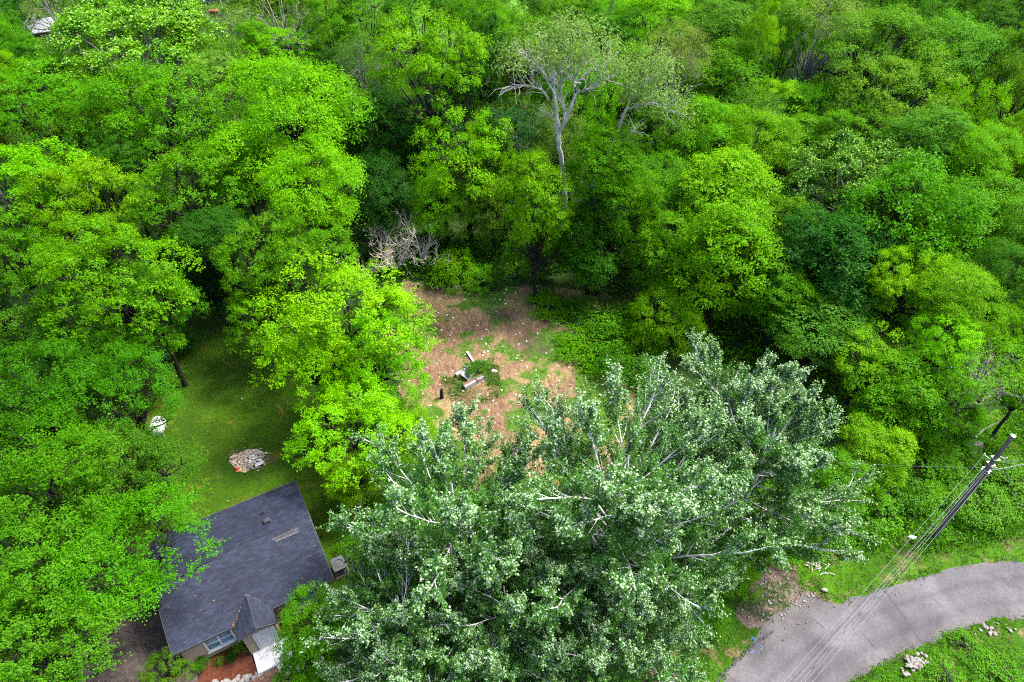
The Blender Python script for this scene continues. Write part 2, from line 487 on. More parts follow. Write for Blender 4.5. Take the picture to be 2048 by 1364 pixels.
dark = soil_spots(GX, GY, [(1050, 680, 1.7, 1.3), (1020, 660, 0.8, 1.6), (1085, 700, 0.9, 0.8), (1010, 632, 1.8, 0.6)]) * 0.75
keep = inside(CLEAR, GX + edge * 0.9, GY + edge * 0.9)
idx = -np.ones(GX.shape, int)
cells = keep[:-1, :-1] & keep[1:, :-1] & keep[:-1, 1:] & keep[1:, 1:]
vert_used = np.zeros(GX.shape, bool)
for a, b in ((0, 0), (1, 0), (0, 1), (1, 1)):
    vert_used[a:a + cells.shape[0], b:b + cells.shape[1]] |= cells
idx[vert_used] = np.arange(vert_used.sum())
hz = vnoise(GX, GY, 0.6, 5.5, 3) * 0.05 + 0.07
cv = np.stack([GX[vert_used], GY[vert_used], hz[vert_used]], 1)
ii, jj = np.nonzero(cells)
cf = np.stack([idx[ii, jj], idx[ii, jj + 1], idx[ii + 1, jj + 1], idx[ii + 1, jj]], 1)
me = bpy.data.meshes.new('dirt_clearing')
me.from_pydata(cv.tolist(), [], cf.tolist()); me.materials.append(M_CLEAR)
ca = me.color_attributes.new('cover', 'FLOAT_COLOR', 'POINT')
ca.data.foreach_set('color', np.stack([cov[vert_used], straw[vert_used], dark[vert_used], np.ones(vert_used.sum())], 1).astype(np.float32).ravel())
me.polygons.foreach_set('use_smooth', [True] * len(me.polygons))
tag(link('dirt_clearing', me), kind='structure')

sheet('bare_soil', P2((1500, 1180), (1530, 1130), (1590, 1130), (1610, 1180), (1650, 1195), (1600, 1215), (1560, 1250), (1500, 1260), (1470, 1230)), 0.012, M_DIRT, 0.25, 0.5, 8)
sheet('bare_soil', P2((1270, 1310), (1330, 1280), (1390, 1300), (1380, 1364), (1330, 1420), (1250, 1420)), 0.012, M_REDDIRT, 0.35, 0.5, 9)

# the road: a bent strip of old asphalt, with the apron of a driveway on its inner side
road_in = [at(*p) for p in ((2500, 1118), (2300, 1112), (2180, 1113), (2048, 1120), (1950, 1126), (1860, 1150), (1780, 1172), (1700, 1197), (1620, 1232), (1540, 1290), (1470, 1350), (1400, 1420), (1340, 1500), (1290, 1600))]
road_out = [at(*p) for p in ((2500, 1250), (2300, 1235), (2180, 1232), (2048, 1235), (1975, 1240), (1920, 1263), (1850, 1287), (1790, 1314), (1740, 1341), (1690, 1372), (1640, 1410), (1580, 1470), (1530, 1540), (1490, 1640))]
def resample(pts, n):
    pts = [Vector(p) for p in pts]; d = [0]
    for a, b in zip(pts, pts[1:]): d.append(d[-1] + (b - a).length)
    out = []
    for k in range(n):
        t = d[-1] * k / (n - 1); i = max(0, min(len(pts) - 2, next((j for j in range(len(d) - 1) if d[j + 1] >= t), len(pts) - 2)))
        out.append(pts[i].lerp(pts[i + 1], (t - d[i]) / max(1e-9, d[i + 1] - d[i])))
    return out
NR, NW = 150, 14
ri, ro = resample(road_in, NR), resample(road_out, NR)
for _ in range(6):
    ri = [ri[0]] + [(ri[k - 1] + ri[k] * 2 + ri[k + 1]) / 4 for k in range(1, NR - 1)] + [ri[-1]]
    ro = [ro[0]] + [(ro[k - 1] + ro[k] * 2 + ro[k + 1]) / 4 for k in range(1, NR - 1)] + [ro[-1]]
rv, rf, lane = [], [], []
for k in range(NR):
    j1 = noise.noise(ri[k] * 1.3) * 0.09 + rnd.uniform(-.03, .03); j2 = noise.noise(ro[k] * 1.3) * 0.09 + rnd.uniform(-.03, .03)
    for w in range(NW + 1):
        t = w / NW
        p = ri[k].lerp(ro[k], t + (j1 if w == 0 else 0) * .6 + (j2 if w == NW else 0) * .6)
        rv.append((p.x, p.y, 0.02 + 0.06 * math.sin(math.pi * t) ** 0.7)); lane.append(t)
for k in range(NR - 1):
    for w in range(NW):
        a = k * (NW + 1) + w
        rf.append((a, a + 1, a + NW + 2, a + NW + 1))
me = bpy.data.meshes.new('road'); me.from_pydata(rv, [], rf); me.materials.append(M_ASPHALT)
la = me.attributes.new('lane', 'FLOAT', 'POINT'); la.data.foreach_set('value', np.array(lane, np.float32))
me.polygons.foreach_set('use_smooth', [True] * len(me.polygons))
if me.polygons[0].normal.z < 0: me.flip_normals()
road = tag(link('road', me), kind='structure')
APRON = P2((1668, 1206), (1640, 1196), (1607, 1188), (1585, 1208), (1545, 1232), (1522, 1252), (1508, 1285), (1478, 1320), (1452, 1345), (1445, 1385), (1560, 1330), (1640, 1250), (1700, 1215))
sheet('driveway_apron', APRON, 0.016, M_ASPHALT, 0.10, 0.4, 11)

def on_road(u, v): 
    p = at(u, v, 0.07); return p
def crack(pts, w=0.03):
    mb = MB()
    P = [on_road(*p) for p in pts]; L = []
    for a, b in zip(P, P[1:]):
        n = max(2, int((b - a).length / 0.25))
        for k in range(n):
            q = a.lerp(b, k / n); L.append(q + Vector((rnd.uniform(-.03, .03), rnd.uniform(-.03, .03), 0)))
    L.append(P[-1])
    for a, b in zip(L, L[1:]):
        t = (b - a).normalized(); s = Vector((-t.y, t.x, 0)) * w * 0.5
        mb.poly([a - s, b - s, b + s, a + s])
    o = mb.build('road_crack', M_CHAR, road)
    return o
for c_ in (((1772, 1183), (1806, 1232), (1840, 1280)), ((1720, 1262), (1752, 1298)), ((1626, 1236), (1650, 1258))):
    o = crack(c_, 0.022); o.location.z = 0.018
for o, (a, b) in zip((None,) * 3, ()): pass
pm = empty('paint_marking', at(1515, 1288)); tag(pm, 'blue sprayed utility marks on the asphalt driveway apron', 'paint marking')
for k in range(14):
    c = at(1502 + rnd.uniform(0, 26), 1274 + rnd.uniform(0, 32), 0.03) - at(1515, 1288)
    mb = MB(); mb.box(c, (rnd.uniform(.08, .3), rnd.uniform(.03, .07), 0.006), rnd.uniform(0, 3)); mb.build('paint_stroke', M_BLUE, pm)
# crumbling dark edge of an older road layer beside the apron
mb = MB()
for (u0, v0, u1, v1) in ((1432, 1364, 1470, 1325), (1470, 1325, 1500, 1296), (1500, 1296, 1545, 1262)):
    a, b = at(u0, v0, 0.03), at(u1, v1, 0.03)
    for k in range(7):
        q = a.lerp(b, (k + .5) / 7); d = (b - a)
        mb.box(q + Vector((rnd.uniform(-.06, .06), rnd.uniform(-.06, .06), 0)), (d.length / 7 * rnd.uniform(.7, 1.1), rnd.uniform(.08, .2), 0.05), math.atan2(d.y, d.x) + rnd.uniform(-.2, .2))
tag(mb.build('asphalt_crumbs', M_CHAR), kind='stuff')

# ------------------------------------------------------------------ the house
E3, ang = at(344, 1310, 2.7), math.atan2(4.59, 8.25)
LEN, DEP, EAVE, RIDGE, OV = 9.44, 8.32, 2.7, 4.22, 0.35
house = empty('house', (E3.x, E3.y, 0), ang)       # local x along the front eave, local y to the rear
tag(house, 'small beige house with dark grey shingle roof beside the lawn', 'house')
half = DEP / 2; slope = math.atan2(RIDGE - EAVE, half); sl_len = half / math.cos(slope)
# walls
mb = MB()
x0, x1, y0, y1 = 0.25, LEN - 0.25, OV, DEP - OV
zt = EAVE + 0.06
mb.box(((x0 + x1) / 2, y1 - .05, zt / 2), (x1 - x0, .1, zt))
for x in (x0 + .05, x1 - .05):
    mb.prism([(x - .05, y0 + .1, 0), (x - .05, y1 - .1, 0), (x - .05, y1 - .1, zt), (x - .05, half, RIDGE - .12), (x - .05, y0 + .1, zt)], (.1, 0, 0))
wall = mb.build('wall', M_SIDING, house)
mb = MB(); mb.box(((x0 + x1) / 2, y0 + .06, zt / 2), (x1 - x0, .1, zt))
front = mb.build('front_wall', M_SIDING, house)
# clapboards of the front wall (broken by the window and the porch bay)
WX0, WX1, WZ0, WZ1 = 1.62, 3.06, 0.85, 2.15
board_cache = {}
def board(xa, xb, z):
    key = round(xb - xa, 3)
    if key not in board_cache:
        b = MB(); L = xb - xa
        b.prism([(0, 0.012, 0), (0, -0.022, 0), (0, -0.006, 0.152), (0, 0.012, 0.152)], (L, 0, 0))
        board_cache[key] = b.mesh('siding_board', M_SIDING)
    o = link('siding_board', board_cache[key], front); o.location = (xa, y0 - .004, z)
PX0, PX1 = 3.47 + .15, 5.69 - .15
for k in range(17):
    z = 0.12 + k * 0.152
    spans = [(x0, PX0 - .02), (PX1 + .02, x1)]
    if z + .152 > WZ0 - .1 and z < WZ1 + .1: spans = [(x0, WX0 - .1), (WX1 + .1, PX0 - .02), (PX1 + .02, x1)]
    for a, b in spans: board(a, b, z)
# projecting entry bay
mb = MB()
BY = -0.75
mb.box((PX0 + .05, (y0 + BY) / 2, zt / 2), (.1, y0 - BY, zt))
mb.box((PX1 - .05, (y0 + BY) / 2, zt / 2), (.1, y0 - BY, zt))
mb.prism([(PX0 + .101, BY + .1, 0), (PX1 - .101, BY + .1, 0), (PX1 - .101, BY + .1, zt), ((PX0 + PX1) / 2, BY + .1, 3.05), (PX0 + .101, BY + .1, zt)], (0, -.1, 0))
bay = mb.build('entry_bay', M_SIDING, house)
for k in range(17):
    b = MB(); z = 0.12 + k * .152
    b.prism([(PX0, BY - .002, z), (PX0, BY - .028, z), (PX0, BY - .014, z + .15), (PX0, BY - .002, z + .15)], ((.42 if .1 < z < 2.1 else PX1 - PX0), 0, 0))
    b.build('siding_board', M_SIDING, bay)
def window(parent, xa, xb, za, zb, y, nm='window', panes=2):
    w = empty(nm, (0, 0, 0)); w.parent = parent
    b = MB(); t = .11
    b.box(((xa + xb) / 2, y - .03, zb + t / 2), (xb - xa + 2 * t, .09, t)); b.box(((xa + xb) / 2, y - .03, za - t / 2), (xb - xa + 2 * t, .09, t))
    b.box((xa - t / 2, y - .03, (za + zb) / 2), (t, .09, zb - za - .002)); b.box((xb + t / 2, y - .03, (za + zb) / 2), (t, .09, zb - za - .002))
    b.build('frame', M_WHITE, w)
    b = MB(); b.box(((xa + xb) / 2, y - .055, za - t - .02), (xb - xa + .34, .15, .04)); b.build('sill', M_WHITE, w)
    if panes == 2:
        b = MB(); b.box(((xa + xb) / 2, y - .03, (za + zb) / 2), (.1, .07, zb - za - .004)); b.build('mullion', M_WHITE, w)
        b = MB(); b.box(((xa + xb) / 2, y - .02, (za + zb) / 2 - .002), (xb - xa - .004, .05, .05)); b.build('meeting_rail', M_WHITE, w)
    for k in range(panes):
        a = xa + (xb - xa) * k / panes; c = xa + (xb - xa) * (k + 1) / panes
        b = MB(); b.box(((a + c) / 2, y, (za + zb) / 2), (c - a - .11, .02, zb - za - .01)); b.build('pane', M_GLASS, w)
    return w
window(house, WX0, WX1, WZ0, WZ1, y0 - .03)
window(house, 6.9, 8.1, 1.0, 2.1, y0 - .03)
d = empty('door'); d.parent = house
b = MB(); b.box((4.78, BY - .045, 1.08), (1.02, .05, 2.06)); b.build('door_leaf', M_WHITE, d)
b = MB(); b.box((4.22, BY - .05, 1.1), (.09, .09, 2.1)); b.box((5.34, BY - .05, 1.1), (.09, .09, 2.1)); b.box((4.78, BY - .05, 2.2), (1.21, .09, .1)); b.build('door_frame', M_WHITE, d)
b = MB(); b.box((5.18, BY - .09, 1.0), (.05, .05, .14)); b.build('handle', M_METAL, d)
# roof: deck, fascia, shingles course by course
roof = empty('roof'); roof.parent = house
b = MB()
b.prism([(0, 0, EAVE - .03), (0, half, RIDGE - .03), (0, DEP, EAVE - .03), (0, DEP, EAVE - .12), (0, half, RIDGE - .12), (0, 0, EAVE - .12)], (LEN, 0, 0))
b.build('deck', M_DARKTRIM, roof)
b = MB(); b.box((LEN / 2, -.03, EAVE - .09), (LEN + .02, .05, .14)); b.box((LEN / 2, DEP + .03, EAVE - .09), (LEN + .02, .05, .14)); b.build('fascia', M_DARKTRIM, roof)
b = MB()
for x in (-.03, LEN + .03):
    for (ya, yb) in ((-.02, half), (DEP + .02, half)):
        b.prism([(x - .02, ya, EAVE - .14), (x - .02, yb, RIDGE - .14), (x - .02, yb, RIDGE - .005), (x - .02, ya, EAVE - .005)], (.04, 0, 0))
b.build('rake_trim', M_DARKTRIM, roof)
SW, EX = 0.33, 0.145
def shingle_verts(L=SW - .006, D=EX + .03, T=.009):
    """thin wedge: lying on the slope, thicker at its lower edge"""
    return [(0, 0, 0), (L, 0, 0), (L, D, 0), (0, D, 0), (0, 0, T + .004), (L, 0, T + .004), (L, D, T * .3), (0, D, T * .3)]
SF = ((3, 2, 1, 0), (4, 5, 6, 7), (0, 1, 5, 4), (1, 2, 6, 5), (2, 3, 7, 6), (3, 0, 4, 7))
sh_me = bpy.data.meshes.new('shingle'); sh_me.from_pydata(shingle_verts(), [], SF); sh_me.materials.append(M_SHINGLE_O)
stuff_v, stuff_f, stuff_c = [], [], []
ncourse = int(sl_len / EX)
singles = 0
GB0, GB1, GIN = 3.47, 5.69, 1.31
srand = random.Random(5)
for side in (0, 1):
    Ms = Matrix.Rotation(slope, 4, 'X') if side == 0 else Matrix.Rotation(math.pi, 4, 'Z') @ Matrix.Rotation(slope, 4, 'X')
    org = Vector((0, 0, EAVE - .026)) if side == 0 else Vector((LEN, DEP, EAVE - .026))
    for cidx in range(ncourse + 1):
        d0 = cidx * EX
        off = -SW * (0.5 if cidx % 2 else 0.0) + srand.uniform(-.02, .02)
        n = int(LEN / SW) + 2
        for k in range(n):
            xa = off + k * SW
            L = SW
            if xa < 0: L += xa; xa = 0
            if xa + L > LEN: L = LEN - xa
            if L < .05: continue
            xc = xa + L / 2
            if side == 0:      # leave room for the entry gable's roof, and a strip of lost shingles high on the slope
                yy = d0 * math.cos(slope)
                hw = 1.11 * (1 - yy / GIN)
                if yy < GIN and abs(xc - 4.58) < hw - .12: continue
                if ncourse - 5 <= cidx <= ncourse - 4 and 7.0 + .2 * (ncourse - cidx - 4) < xc < 8.5: continue
            loc = org + (Ms @ Vector((xa, d0, 0.003 + srand.uniform(0, .004))))
            if side == 0 and singles < 300 and abs(L - SW) < .001 and cidx < 13:
                o = link('shingle', sh_me, roof); o.location = loc; o.rotation_euler = Ms.to_euler(); singles += 1
            else:
                n0 = len(stuff_v)
                for q in shingle_verts(L - .006): stuff_v.append(tuple(loc + Ms @ Vector(q)))
                stuff_f += [tuple(n0 + i for i in f) for f in SF]; stuff_c += [srand.random()] * 6
# entry gable roof
PK = 3.18; gx = 4.58; ghalf = 1.11; gy0, gy1 = -1.0, GIN
gs = math.atan2(PK - EAVE, ghalf); gl = ghalf / math.cos(gs)
b = MB()
b.poly([(GB0, gy0, EAVE + .01), (gx, gy0, PK + .01), (gx, gy1, PK + .01), (GB0, 0.0, EAVE + .01)]); b.poly([(gx, gy0, PK + .01), (GB1, gy0, EAVE + .01), (GB1, 0.0, EAVE + .01), (gx, gy1, PK + .01)])
gdeck = b.build('gable_deck', M_DARKTRIM, roof)
sm = gdeck.modifiers.new('thick', 'SOLIDIFY'); sm.thickness = .07; sm.offset = -1
b = MB()
b.prism([(GB0 - .02, gy0 - .03, EAVE - .1), (gx, gy0 - .03, PK - .1), (GB1 + .02, gy0 - .03, EAVE - .1), (GB1 + .02, gy0 - .03, EAVE + .03), (gx, gy0 - .03, PK + .03), (GB0 - .02, gy0 - .03, EAVE + .03)], (0, -.04, 0))
b.build('gable_trim', M_DARKTRIM, roof)
for side in (0, 1):
    Ms = Matrix.Rotation(-math.pi / 2 if side == 0 else math.pi / 2, 4, 'Z') @ Matrix.Rotation(gs, 4, 'X')
    for cidx in range(int(gl / EX) + 1):
        d0 = cidx * EX
        if d0 + .1 > gl: continue
        yend = GIN * (d0 / gl)            # valley line
        yb = gy0 + (-.16 if cidx % 2 else 0)
        while yb < yend + .05:
            ya, L = yb, SW
            if ya < gy0: L -= gy0 - ya; ya = gy0
            L = min(L, yend + .1 - ya)
            if L > .05:
                if side == 0: org = Vector((GB0, ya + L, EAVE + .014)) if False else Vector((GB0, ya + L, EAVE + .014))
                else: org = Vector((GB1, ya, EAVE + .014))
                loc = org + Ms @ Vector((0, d0, .002))
                n0 = len(stuff_v)
                for q in shingle_verts(L - .006): stuff_v.append(tuple(loc + Ms @ Vector(q)))
                stuff_f += [tuple(n0 + i for i in f) for f in SF]; stuff_c += [srand.random()] * 6
            yb += SW
me = bpy.data.meshes.new('shingles'); me.from_pydata(stuff_v, [], stuff_f); me.materials.append(M_SHINGLE_A)
a_ = me.attributes.new('var', 'FLOAT', 'FACE'); a_.data.foreach_set('value', np.array(stuff_c, np.float32))
tag(link('shingles', me, roof), kind='stuff')
# ridge caps, lost-shingle strip, vents
cap_me = None
for k in range(int(LEN / .3)):
    b = MB(); x = k * .3
    if cap_me is None:
        b.prism([(0, -.15, -.045), (0, 0, .012), (0, .15, -.045), (0, .15, -.057), (0, 0, -.005), (0, -.15, -.057)], (.32, 0, 0)); cap_me = b.mesh('ridge_cap', M_SHINGLE_O)
    o = link('ridge_cap', cap_me, roof); o.location = (x, half, RIDGE + .004 + (k % 2) * .002)
b = MB(); Q = Matrix.Rotation(slope, 3, 'X')
py_, pz_ = half - 4.6 * EX * math.cos(slope), RIDGE - 4.6 * EX * math.sin(slope)
b.box((7.75, py_, pz_ + .004), (1.15, .17, .014), M=Q); b.build('bare_felt_strip', simple('bare_felt', (.028, .025, .026), .9, 5, .2), roof)
b = MB(); b.box((7.8, py_ - .15, pz_ - .02), (1.5, .12, .022), M=Q); b.build('bare_felt_strip', M_DARKTRIM, roof)
def box_vent(x, yy, side):
    z = EAVE + (yy if side == 0 else DEP - yy) * math.tan(slope)
    v_ = MB(); Q = Matrix.Rotation(slope if side == 0 else -slope, 3, 'X')
    v_.box((x, yy, z + .02), (.46, .46, .02), M=Q); v_.box((x, yy, z + .1), (.34, .34, .14), M=Q)
    v_.box((x, yy, z + .18), (.42, .42, .025), M=Q)
    v_.build('roof_vent', M_DARKTRIM, roof, bevel=.01)
box_vent(7.0, 5.15, 1)
box_vent(4.1, 5.05, 1)
zpv = EAVE + (DEP - 6.15) * math.tan(slope)
b = MB(); b.tube([(6.9, 6.15, zpv - .05), (6.9, 6.15, zpv + .3)], .05, 10); b.box((6.9, 6.15, zpv + .02), (.24, .24, .02), M=Matrix.Rotation(-slope, 3, 'X')); b.build('vent_pipe', M_BLACK, roof)
b = MB()
for k in range(46):
    if k < 26: x_, y_ = (GB0 + .05 + srand.uniform(-.12, .05), srand.uniform(-.1, .2)) if k % 2 else (gx + (1 if k % 4 else -1) * ghalf * (1 - (q_ := srand.random())) , GIN * q_ + .03)
    else: x_, y_ = srand.uniform(.3, LEN - .3), srand.uniform(.3, half - .4)
    b.box((x_, y_, EAVE + max(0, y_) * math.tan(slope) + .02), (srand.uniform(.05, .12), srand.uniform(.03, .08), .012), M=Matrix.Rotation(slope, 3, 'X') @ Matrix.Rotation(srand.uniform(0, 3), 3, 'Z'))
tag(b.build('roof_litter', simple('dead_leaves', (.09, .045, .025), .9, 5, .4), roof), kind='stuff')
def H(x, y, z=0.0):
    c, s = math.cos(ang), math.sin(ang)
    return Vector((E3.x + c * x - s * y, E3.y + s * x + c * y, z))
# porch slabs, mulch bed, border stones, brick path, air conditioner
porch = empty('porch_slab', H(4.6, -1.5), ang); tag(porch, 'white concrete porch slab with lower step at the entry', 'porch')
b = MB(); b.box((0.15, 0.05, .12), (2.1, 1.35, .24)); b.build('slab', M_PORCH, porch, bevel=.02)
b = MB(); b.box((0.75, -1.05, .07), (1.15, .85, .14)); b.build('step', M_PORCH, porch, bevel=.02)
b = MB(); b.box((0.15, .055, .2415), (.012, 1.3, .004)); b.box((-.5, .2, .2415), (.5, .012, .004)); b.build('slab_joint', M_CHAR, porch)
mb = sheet('mulch_bed', [H(x, y) for x, y in ((.6, .2), (3.6, .2), (3.6, -.7), (3.5, -2.0), (2.4, -1.75), (1.3, -1.4), (.5, -1.2))], 0.05, M_MULCH, .08, .3, 12)
rock_me = []
for k in range(5):
    bm = bmesh.new(); bmesh.ops.create_icosphere(bm, subdivisions=2, radius=.5)
    for v in bm.verts:
        n_ = noise.noise(v.co * 1.7 + Vector((k * 9, 0, 0))) * .45 + noise.noise(v.co * 4 + Vector((k * 9, 3, 0))) * .15
        v.co *= 1 + n_
        v.co.z *= .7
    me = bpy.data.meshes.new('rock'); bm.to_mesh(me); bm.free(); me.materials.append(M_STONE); rock_me.append(me)
def rock(name, loc, s, label, group, seed, kind='rock'):
    rr = random.Random(seed)
    o = link(name, rock_me[seed % 5]); o.location = loc; o.scale = (s * rr.uniform(.8, 1.3), s * rr.uniform(.7, 1.1), s * rr.uniform(.5, .8))
    o.rotation_euler = (rr.uniform(-.3, .3), rr.uniform(-.3, .3), rr.uniform(0, 6.3))
    tag(o, label, kind, group)
    return o
for k in range(17):
    t = k / 16
    p = H(.5 + 3.3 * t, -1.3 - .85 * t + .12 * math.sin(k * 2.1), .06)
    rock('border_stone', p, rnd.uniform(.3, .48), 'pale stone in the row edging the red mulch bed', 'stones edging the mulch bed', 100 + k, 'stone')
b = MB()
bm_i = 0
brick_path = empty('brick_path', H(3.2, -3.3), ang); tag(brick_path, kind='structure')
bme = MB(); bme.box((0, 0, .03), (.46, .22, .06)); bme = bme.mesh('brick', M_BRICK)
for i in range(9):
    for j in range(9):
        o = link('brick', bme, brick_path); o.location = (-1.9 + i * .48 + (j % 2) * .24, .95 - j * .235, rnd.uniform(-.012, .012)); o.rotation_euler = (0, 0, rnd.uniform(-.04, .04))
ac = empty('air_conditioner', (0, 0, 0)); acp = at(677, 1127, .85); ac.location = (acp.x, acp.y, 0); ac.rotation_euler = (0, 0, ang)
tag(ac, 'grey outdoor air conditioner with round top fan beside the house', 'air conditioner')
b = MB(); b.box((0, 0, .03), (.95, 1.05, .06)); b.build('pad', M_STONE, ac)
b = MB()
for sx in (-1, 1):
    for sy in (-1, 1): b.box((sx * .375, sy * .44, .45), (.05, .05, .78))
for k in range(14): b.box((0, 0, .09 + k * .055), (.74, .87, .02))
b.build('louvred_body', M_GREYPAINT, ac)
b = MB()                                  # top plate with a round opening
ring = 28
for k in range(ring):
    t0, t1 = 2 * math.pi * k / ring, 2 * math.pi * (k + 1) / ring
    def sq(t):
        c, s = math.cos(t), math.sin(t); f = 1 / max(abs(c), abs(s)); return (c * f * .42, s * f * .5)
    a0, a1 = sq(t0), sq(t1); r_ = .31
    b.prism([(a0[0], a0[1], .84), (a1[0], a1[1], .84), (r_ * math.cos(t1), r_ * math.sin(t1), .84), (r_ * math.cos(t0), r_ * math.sin(t0), .84)], (0, 0, .05))
b.build('top_plate', M_GREYPAINT, ac)
b = MB(); b.tube([(0, 0, .6), (0, 0, .615)], .31, 24); b.build('fan_shroud', M_BLACK, ac)
b = MB()
for k in range(3):
    th = k * 2.094; Q = Matrix.Rotation(th, 3, 'Z') @ Matrix.Rotation(.5, 3, 'X'); b.box(Matrix.Rotation(th, 3, 'Z') @ Vector((.16, 0, .7)), (.24, .2, .008), M=Q)
b.tube([(0, 0, .62), (0, 0, .76)], .06, 12); b.build('fan', M_GREYPAINT, ac)
b = MB()
for r_ in (.1, .18, .26):
    b.tube([(r_ * math.cos(2 * math.pi * k / 20), r_ * math.sin(2 * math.pi * k / 20), .885) for k in range(21)], .005, 4)
for k in range(6): b.tube([(0, 0, .888), (.31 * math.cos(k * 1.047), .31 * math.sin(k * 1.047), .885)], .005, 4)
b.build('grille', M_METAL, ac)
b = MB(); q = H(LEN - .12, 1.0); b.box((q.x, q.y, .9), (.12, .35, .6), ang); tag(b.build('meter_box', M_METAL), 'pale metal box on the house wall behind the air conditioner', 'meter box')
# ------------------------------------------------------------------ utility pole and cables
pole_b = at(1866, 1075)
pole = empty('utility_pole', pole_b); tag(pole, 'weathered brown wooden utility pole standing in the verge grass', 'utility pole')
PT = 11.0
b = MB(); b.tube([(0, 0, -.3), (0, 0, 4), (0, 0, 8), (0, 0, PT)], [.17, .155, .14, .12], 14); b.build('shaft', M_POLE, pole, smooth=False)
b = MB(); b.tube([(0, 0, PT), (0, 0, PT + .05), (0, 0, PT + .08)], [.15, .15, .05], 14); b.build('cap', M_METAL, pole)
wdir = Vector((-14.9, -12.2, 0)).normalized(); wn_ = Vector((-wdir.y, wdir.x, 0))
def bracket(z, side, L=.45):
    b = MB(); b.tube([wn_ * .12 * side + Vector((0, 0, z)), wn_ * (.12 + L) * side + Vector((0, 0, z + .08))], .025, 6)
    b.tube([wn_ * (.12 + L) * side + Vector((0, 0, z + .02)), wn_ * (.12 + L) * side + Vector((0, 0, z + .2))], [.05, .035], 8)
    b.build('insulator_bracket', M_WHITE, pole)
bracket(8.6, -1); bracket(9.2, 1, .3); bracket(8.1, 1, .2)
for z in (7.6, 7.8, 8.35, 8.9):
    b = MB(); b.box((0, 0, z), (.40, .40, .05)); b.build('band', M_METAL, pole, bevel=.01)
b = MB(); b.tube([(-.17, .05, .1), (-.15, .05, 8.0)], .018, 5); b.build('ground_wire', M_METAL, pole)
b = MB(); b.tube([(.0, -.2, .1), (.0, -.17, 7.8)], .03, 6); b.build('conduit', M_METAL, pole)
def cable(label, z0, off0, end, off1, sag, r, m, n=40, dash=None, grp='cables strung from the utility pole'):
    p0 = Vector((pole_b.x, pole_b.y, z0)) + wn_ * off0; p1 = Vector(end) + wn_ * off1
    pts = []
    for k in range(n + 1):
        t = k / n; q = p0.lerp(p1, t); q.z -= sag * 4 * t * (1 - t); pts.append(q)
    b = MB(); b.tube(pts, r, 6, True)
    o = b.build('power_cable', m)
    tag(o, label, 'cable', grp)
    if dash:
        b = MB()
        for k in range(2, n, 2):
            q0, q1 = pts[k], pts[k].lerp(pts[k + 1], .45)
            b.tube([q0, q1], r * 1.9, 6)
        b.build('lashing', M_BLACK, o)
    return pts
far_end = Vector((pole_b.x, pole_b.y, 8.0)) + wdir * 42
far_end.z = 8.0
M_WIRE = simple('bare_wire', (0.12, 0.13, 0.135), .45, 8, .1, .001, .5, .3)
wp = cable('thin stray wire running left of the pole cable bundle', 8.7, -.55, far_end + Vector((0, 0, .5)), -.5, .5, .007, M_WIRE)
cable('left bare wire of the cable bundle over the road', 8.3, -.16, far_end, -.30, .6, .008, M_WIRE)
cable('dashed black lashed cable in the bundle over the road', 8.1, -.04, far_end, -.05, .7, .009, M_WIRE, 60, True)
cable('middle pale wire of the cable bundle over the road', 8.0, .06, far_end, .1, .75, .007, M_WIRE)
cable('rightmost pale wire of the bundle crossing the road', 7.9, .22, far_end, .42, .8, .007, M_WIRE)
cable('dark thin telephone cable hugging the left of the bundle', 7.4, -.25, far_end - Vector((0, 0, .8)), -.5, .35, .012, M_BLACK)
def cable2(label, a, bb, sag, r, m, dash=False):
    pts = []
    for k in range(25):
        t = k / 24; q = Vector(a).lerp(Vector(bb), t); q.z -= sag * 4 * t * (1 - t); pts.append(q)
    b = MB(); b.tube(pts, r, 6); o = b.build('power_cable', m); tag(o, label, 'cable', 'cables strung from the utility pole')
    if dash:
        b = MB()
        for k in range(0, 24, 2): b.tube([pts[k], pts[k].lerp(pts[k + 1], .6)], r * 1.8, 6)
        b.build('lashing', M_BLACK, o)
pb = Vector((pole_b.x, pole_b.y, 0))
cable2('upper cable leaving the pole to the right edge', pb + Vector((.3, -.2, 8.7)), at(2048, 908, 8.2) + Vector((14, 3, .3)), .4, .028, M_BLACK)
cable2('lower pale cable leaving the pole to the right edge', pb + Vector((.2, -.2, 8.0)), at(2048, 922, 7.6) + Vector((14, 3, .3)), .3, .024, M_WIRE)
cable2('dashed guy cable slanting down to the right of pole', pb + Vector((.45, -.2, 8.6)), at(2060, 1045, 1.0), .1, .022, M_WIRE, True)
cable2('faint level wire left of the pole into the trees', pb + Vector((-.1, 0, 8.0)), at(1780, 950, 7.5) + Vector((-3, 1, 0)), .15, .005, M_WIRE)
tp = min(wp, key=lambda q: abs((q.x / depth_of(q)) * FPX + 1024 - 1832))
b = MB(); b.box((0, 0, 0), (.3, .06, .36)); o = b.build('cable_tag', M_WHITE, None, bevel=.02); o.location = tp + Vector((0, 0, -.1)); o.rotation_euler = (.9, 0, .4)
tag(o, 'small white tag box hanging on the thin stray wire', 'cable tag')

